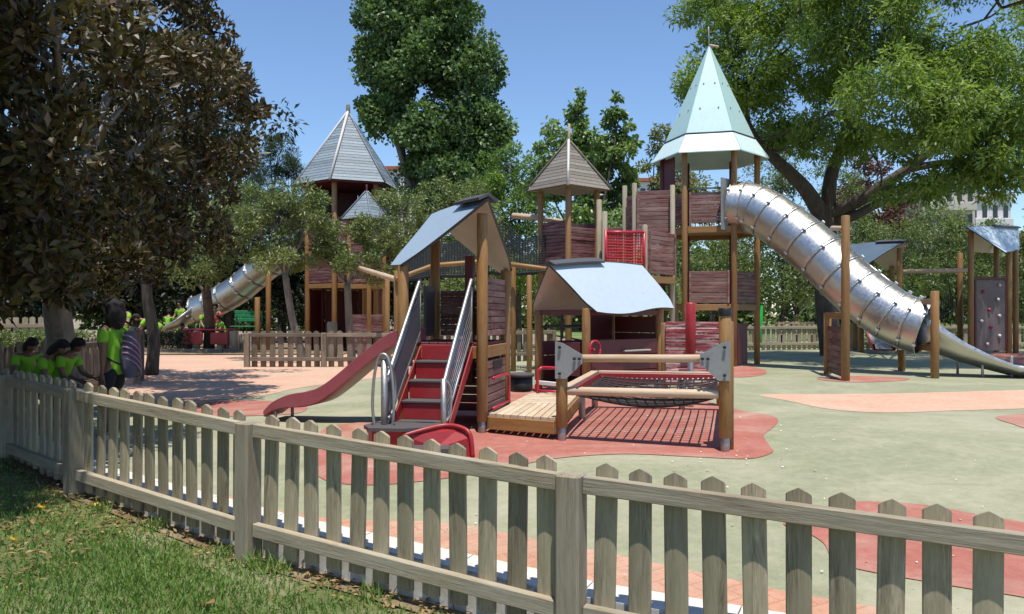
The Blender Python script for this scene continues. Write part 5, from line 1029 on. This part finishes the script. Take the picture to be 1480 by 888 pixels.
# ================================================================ PEOPLE
def skin(name, verts, edges, radii, mat, parent, M, root=0, sub=2):
    bm = bmesh.new(); lay = bm.verts.layers.skin.verify(); bv = [bm.verts.new(p) for p in verts]; bm.verts.ensure_lookup_table()
    for a, b in edges: bm.edges.new((bv[a], bv[b]))
    for i, r in enumerate(radii): bv[i][lay].radius = (r, r) if not isinstance(r, tuple) else r; bv[i][lay].use_root = (i == root)
    me = bpy.data.meshes.new(name); bm.to_mesh(me); bm.free(); me.materials.append(mat)
    o = bpy.data.objects.new(name, me); s = o.modifiers.new('skin', 'SKIN'); s.use_smooth_shade = True; s.branch_smoothing = .6
    d_ = o.modifiers.new('sub', 'SUBSURF'); d_.levels = sub; d_.render_levels = sub
    return put(o, parent, M)
def person(label, x, y, z, h, face, bend=0.0, arms=((10, 20), (10, 20)), knee=0.0, shirt=M_NEON, pants=M_BLKC, sk=M_SKIN, long_hair=True, group=None, bag=False, headtilt=0.0, sit=False, hw=1.0):
    """face: heading in degrees (0 = towards +X); bend: forward lean at the hips; arms: (forward swing, elbow bend) per side"""
    root = thing('person', label, 'person', (x, y, z), group); k = h / 1.6
    M = Matrix.Translation((x, y, z)) @ Matrix.Rotation(R(face), 4, 'Z') @ Matrix.Scale(k, 4)
    hipz = .84 - .25 * knee; hip = Vector((-.05 * knee - .12 * math.sin(R(bend)), 0, hipz)); Rb = Matrix.Rotation(R(bend), 3, 'Y'); Rh = Matrix.Rotation(R(bend + headtilt), 3, 'Y')
    U = lambda a: hip + Rb @ Vector(a); neck = U((0, 0, .52)); Hd = lambda a: neck + Rh @ Vector(a)
    V_ = [hip, U((0, 0, .15)), U((0, 0, .34)), U((0, 0, .45)), neck, Hd((.005, 0, .07)), Hd((.02, 0, .15)), Hd((.015, 0, .215)), Hd((.10, 0, .13))]
    rr = [(.115, .145), (.10, .125), (.105, .15), (.075, .11), .05, .062, (.088, .078), (.075, .068), .02]; E = [(0, 1), (1, 2), (2, 3), (3, 4), (4, 5), (5, 6), (6, 7), (6, 8)]
    arm_el = []
    for si, s in enumerate((1, -1)):
        sw, eb = arms[si]; b0 = len(V_); sh = U((0, .17 * s, .42)); Ra = Matrix.Rotation(R(-sw), 3, 'Y'); el = sh + Ra @ Vector((0, .035 * s, -.27)); Rf = Matrix.Rotation(R(-sw - eb), 3, 'Y'); wr = el + Rf @ Vector((0, .0, -.235)); pa = wr + Rf @ Vector((0, 0, -.07))
        V_ += [sh, el, wr, pa]; rr += [.058, .043, .031, (.02, .036)]; E += [(3, b0), (b0, b0 + 1), (b0 + 1, b0 + 2), (b0 + 2, b0 + 3)]; arm_el.append((sh, el))
        for fi, (off, ln) in enumerate(((.028, .062), (.01, .072), (-.009, .067), (-.027, .052))):
            c0 = len(V_); V_ += [pa + Rf @ Vector((off, 0, -.035)), pa + Rf @ Vector((off * 1.1, -.012 * s, -.035 - ln))]; rr += [.0095, .008]; E += [(b0 + 3, c0), (c0, c0 + 1)]
        c0 = len(V_); V_ += [wr + Rf @ Vector((.04, 0, -.05)), wr + Rf @ Vector((.052, -.01 * s, -.09))]; rr += [.011, .009]; E += [(b0 + 2, c0), (c0, c0 + 1)]
    for s in (1, -1):
        b0 = len(V_)
        if sit: pts = [hip + Vector((0, .09 * s, -.02)), hip + Vector((.38, .1 * s, .0)), hip + Vector((.4, .1 * s, -.38)), hip + Vector((.52, .1 * s, -.42))]
        else: pts = [hip + Vector((0, .09 * s, -.04)), Vector((.03 + .22 * knee, .1 * s, .45 - .04 * knee)), Vector((-.02, .1 * s, .07)), Vector((.13, .105 * s, .03))]
        V_ += pts; rr += [.088, .058, .04, (.03, .038)]; E += [(0, b0), (b0, b0 + 1), (b0 + 1, b0 + 2), (b0 + 2, b0 + 3)]
    body = skin('body', V_, E, rr, sk, root, M)
    # shirt
    Sv = [U((0, 0, -.15)), U((0, 0, .15)), U((0, 0, .34)), U((0, 0, .44))]; Sr = [(.135, .165), (.128, .155), (.13, .172), (.09, .12)]; Se = [(0, 1), (1, 2), (2, 3)]
    for sh, el in arm_el: b0 = len(Sv); Sv += [sh + Vector((0, 0, .005)), sh.lerp(el, .62)]; Sr += [.078, .07]; Se += [(3, b0), (b0, b0 + 1)]
    skin('shirt', Sv, Se, Sr, shirt, root, M)
    Tv = [hip + Vector((0, 0, .10)), hip - Vector((0, 0, .02))]; Tr = [(.135, .17), (.145, .185)]; Te = [(0, 1)]
    for s in (1, -1):
        b0 = len(Tv); kn = (hip + Vector((.38, .1 * s, 0))) if sit else Vector((.03 + .22 * knee, .1 * s, .45 - .04 * knee)); h0 = hip + Vector((0, .09 * s, -.05)); Tv += [h0, h0.lerp(kn, .8)]; Tr += [.118, .088]; Te += [(1, b0), (b0, b0 + 1)]
    skin('shorts', Tv, Te, Tr, pants, root, M)
    hv = []; hf = []; nu_, nv_ = 16, 10
    for j in range(nv_ + 1):
        th_ = PI * j / nv_
        for i in range(nu_):
            a = 2 * PI * i / nu_; q = Vector((math.sin(th_) * math.cos(a) * .112, math.sin(th_) * math.sin(a) * .100, math.cos(th_) * .125)); w_ = 1 + .05 * math.sin(5 * a + 3 * th_)
            if q.x > .035 and q.z < .045: w_ = .55
            elif long_hair and q.z < -.02 and q.x < .03: q.z = q.z * 2.2 - .01; q.x -= .02; q.y *= 1.08
            hv.append(Hd((-.008 + q.x * w_ * hw, q.y * w_ * hw, .168 + q.z * (w_ if w_ > .9 else 1))))
    for j in range(nv_):
        for i in range(nu_): a, b = j * nu_ + i, j * nu_ + (i + 1) % nu_; hf.append((a, b, b + nu_, a + nu_))
    mk('hair', hv, hf, M_HAIR, root, M, True)
    ev = []; ef = []
    for s in (1, -1):
        c = Hd((.088, .033 * s, .15)); b0 = len(ev)
        for i in range(3):
            for j in range(8): a = 2 * PI * j / 8; r_ = .011 * (1, .8, .3)[i]; q = Rh @ Vector((.004 * i + .004, r_ * math.cos(a), r_ * .7 * math.sin(a))); ev.append(c + q)
        for i in range(2):
            for j in range(8): a, b = b0 + i * 8 + j, b0 + i * 8 + (j + 1) % 8; ef.append((a, b, b + 8, a + 8))
    mk('eyes', ev, ef, M_BLKC, root, M); c = Hd((.085, 0, .085)); mv = [c + Rh @ Vector(q) for q in ((0, -.024, .004), (.008, 0, .007), (0, .024, .004), (.008, 0, -.006))]; mk('mouth', mv, [(0, 1, 2, 3)], M_REDC, root, M)
    if bag:
        bgr = thing('backpack', 'striped dark drawstring bag hanging on the standing person', 'bag', (x, y, z + .5 * h)); bv = []
        rings = [(.02, .13, .50), (.075, .15, .40), (.11, .17, .22), (.10, .18, .06), (.06, .15, -.04), (.01, .1, -.07)]; n = 16; f = []; mi = []
        for t_, w_, zz_ in rings:
            for i in range(n): a = 2 * PI * i / n; bv.append(U((-.21 + t_ * math.cos(a), w_ * math.sin(a) * .72 - .03, zz_ - .1)))
        for j in range(len(rings) - 1):
            for i in range(n): a, b = j * n + i, j * n + (i + 1) % n; f.append((a, b, b + n, a + n)); mi.append(0)
        f += [tuple(range(n)), tuple((len(rings) - 1) * n + i for i in reversed(range(n)))]; mi += [0, 0]
        mk('bag_body', bv, f, M_STRIPE, bgr, M, True, mi)
        for k2, (za, w_) in enumerate(((.33, .148), (.26, .158), (.19, .168), (.12, .168), (.05, .16))):
            pts = [U((-.21 + .117 * math.cos(a), w_ * math.sin(a) * .72 + -.03, za - .1 + .12 * math.sin(a))) for a in np.linspace(PI * .45, PI * 1.55, 9)]
            v, f = tube_geo(pts, .011, 5); mk('stripe', v, f, M_STRIPE2, bgr, M, True)
        for s in (1, -1):
            v, f = tube_geo(smooth_pts([U((-.2, .09 * s, .48)), U((-.05, .1 * s, .53)), U((.07, .10 * s, .46)), U((.115, .10 * s, .3)), U((.02, .15 * s, .12)), U((-.18, .12 * s, .0))], 4), .012, 6); mk('strap', v, f, M_BLKC, bgr, M, True)
    return root
q = W(163, 500, 8.3); person('person in neon green shirt and black shorts with bag, standing behind the fence', q.x, q.y, ground_z(8.3), 1.37, 172, 2, ((-6, 8), (-4, 12)), sk=M_SKIN2, bag=True, hw=1.35)
GK = 'children crouching behind the fence'
for lab, px, y, h, fc, bd, tl in (('crouching dark-haired child in neon shirt beside the palisade side of the fence', 36, 8.9, 1.10, -38, 24, 30), ('crouching long-haired child in neon shirt between two others', 60, 8.6, 1.13, -8, 36, 14), ('short-haired child in neon shirt leaning forward beside the picket panels', 88, 8.7, 1.12, -10, 30, 20)):
    q = W(px, 500, y); person(lab, q.x, q.y, ground_z(y), h, fc, bd, ((20, 50), (15, 40)), .5, sk=M_SKIN2, group=GK, headtilt=tl, long_hair=('short' not in lab))
GN = 'group in neon shirts under the trees'
for lab, px, y, h, fc, bd, kn, sh, pt, si, z in (
    ('adult in neon shirt bending over beside the steel chute', 222, 25.4, 1.62, 200, 62, .2, M_NEON, M_BLKC, False, 0), ('child in neon shirt standing behind the steel chute', 262, 29.5, 1.5, 250, 8, 0, M_NEON, M_BLUEC, False, .2),
    ('child in neon shirt and dark shorts seen from behind near the chute', 243, 29.2, 1.3, 90, 10, .1, M_NEON, M_BLKC, False, .1), ('child in neon shirt leaning on the red table', 294, 26.6, 1.4, -40, 25, .1, M_NEON, M_BLKC, False, .1),
    ('child in neon shirt sitting at the red table', 322, 26.4, 1.25, 230, 20, 0, M_NEON, M_BLKC, True, -.05), ('child in red top standing behind the red table', 313, 27.2, 1.42, 270, 12, 0, M_REDC, M_BLKC, False, .15),
    ('child in neon shirt crouching beside the log stump', 262, 26.2, 1.1, -60, 40, .5, M_NEON, M_BLKC, False, 0), ('child in neon shirt glimpsed behind the standing person', 178, 20, 1.5, 270, 5, 0, M_NEON, M_BLKC, False, .05)):
    q = W(px, 480, y); person(lab, q.x, q.y, z, h, fc, bd, ((30, 40), (20, 30)), kn, sh, pt, M_SKIN, False, GN, headtilt=5, sit=si)
# ================================================================ GRASS AND FALLEN LEAVES
n = 150000; X = RNG.uniform(-5.2, 1.2, n); Y = RNG.uniform(2.2, 8.6, n)
fl = np.array([[p[0], p[1]] for p in NF]); fy = np.interp(X, fl[:, 0], fl[:, 1]); keep = (Y < fy + .03) & (np.abs(X) < Y * .75); dist = fy - Y
keep &= (RNG.uniform(0, 1, n) < np.clip(.12 + dist * 1.5, .12, 1)); patch = np.sin(X * 3.1 + 1.3 * np.sin(Y * 2.3)) * np.sin(Y * 2.7 + X); keep &= (RNG.uniform(0, 1, n) < .78 + .3 * patch)
keep &= (RNG.uniform(0, 1, n) < np.where(X < -2.9, .5, 1)); X, Y, dist, patch = X[keep], Y[keep], dist[keep], patch[keep]; Z = np.array([lawnf(a, b) for a, b in zip(X, Y)])
m = len(X); ax = np.stack([RNG.normal(0, .5, m), RNG.normal(0, .5, m), np.full(m, 1.0)], 1)
gv_ = np.clip(RNG.normal(.42, .2, m) + .35 * np.clip(.5 - dist, 0, .5) * 2 + patch * .12, 0, 1)
g_ = stuff(leaf_mesh('grass', np.stack([X, Y, Z], 1), ax, .05, .011, gv_, L_GRASS, None, 0)); tag(g_, 'short mown green grass on the lawn in front of the fence', 'grass')
n = 700; X = RNG.uniform(-4.6, .8, n); fy = np.interp(X, fl[:, 0], fl[:, 1]); Y = fy - np.abs(RNG.normal(0, .16, n)) + .1
k2 = 700; X2 = RNG.uniform(-5.2, -2.7, k2); Y2 = np.interp(X2, fl[:, 0], fl[:, 1]) - RNG.uniform(.05, 1.6, k2); X = np.concatenate([X, X2]); Y = np.concatenate([Y, Y2])
Z = np.array([lawnf(a, b) for a, b in zip(X, Y)]) + RNG.uniform(.015, .045, len(X))
o = stuff(leaf_mesh('leaf_litter', np.stack([X, Y, Z], 1), np.stack([RNG.normal(size=len(X)), RNG.normal(size=len(X)), RNG.normal(0, .15, len(X))], 1), .055, .022, RNG.uniform(0, 1, len(X)), L_DRY, None, 3)); tag(o, 'dry brown leaf litter along the foot of the fence', 'leaf litter')
tp_ = []; 
for cx_, cy_, k_ in ((-1.62, 5.05, 60), (-1.9, 5.25, 40), (-1.5, 5.0, 40), (.42, 3.9, 40), (-2.6, 5.75, 40), (-.8, 4.6, 40), (-3.1, 6.05, 40), (-2.2, 4.6, 30), (-1.2, 3.9, 30), (-2.4, 4.0, 26)):
    for _k in range(k_): a_, b_ = cx_ + random.gauss(0, .05), cy_ + random.gauss(0, .05); tp_.append((a_, b_, lawnf(a_, b_)))
tp_ = np.array(tp_); m = len(tp_); ax = np.stack([RNG.normal(0, .45, m), RNG.normal(0, .45, m), np.full(m, 1.0)], 1)
o = stuff(leaf_mesh('grass_tufts', tp_, ax, .13, .009, RNG.uniform(.2, 1, m), L_GRASS, None, 0)); tag(o, 'longer grass tufts at the fence posts and on the lawn', 'grass')
def lawn_at(px, py):
    y = 5.0
    for _ in range(50): x = (px - 740) / FPX * y; y = .5 * y + .5 * FPX * (EYE - lawnf(x, y)) / (py - HZ)
    return x, y, lawnf(x, y)
for lab, px, py, s, mt in (('yellow fallen leaf lying in the tree shade on the lawn', 60, 742, .075, L_YLEAF), ('curled yellow leaf at the edge of the tree shade', 20, 790, .06, L_YLEAF), ('small yellow leaf near the fence corner', 138, 738, .05, L_YLEAF), ('brown leaf in the middle of the sunny lawn', 302, 830, .075, L_DRY), ('broad brown leaf on the sunny grass nearest the path edge', 296, 884, .11, L_DRY), ('brown leaf beside the yellow one in the shade', 46, 764, .05, L_DRY)):
    x, y, z = lawn_at(px, py); a = random.uniform(0, 6.28); v = []; nn_ = 9
    for i in range(nn_): t = i / (nn_ - 1); w_ = math.sin(PI * t) ** .8 * s * .36; v += [(t * s - s / 2, -w_, .018 * math.cos(t * 5) + .05), (t * s - s / 2, 0, .05 - .012 * math.sin(PI * t)), (t * s - s / 2, w_, .05 + .02 * t)]
    f = [(i * 3 + j, i * 3 + j + 1, i * 3 + j + 4, i * 3 + j + 3) for i in range(nn_ - 1) for j in range(2)]
    o = mk('fallen_leaf', v, f, mt, None, Matrix.Translation((x, y, z)) @ Matrix.Rotation(a, 4, 'Z'), True); tag(o, lab, 'leaf')
    at_ = o.data.attributes.new('var', 'FLOAT', 'POINT'); at_.data.foreach_set('value', [random.random() * .5 + .3] * len(v))
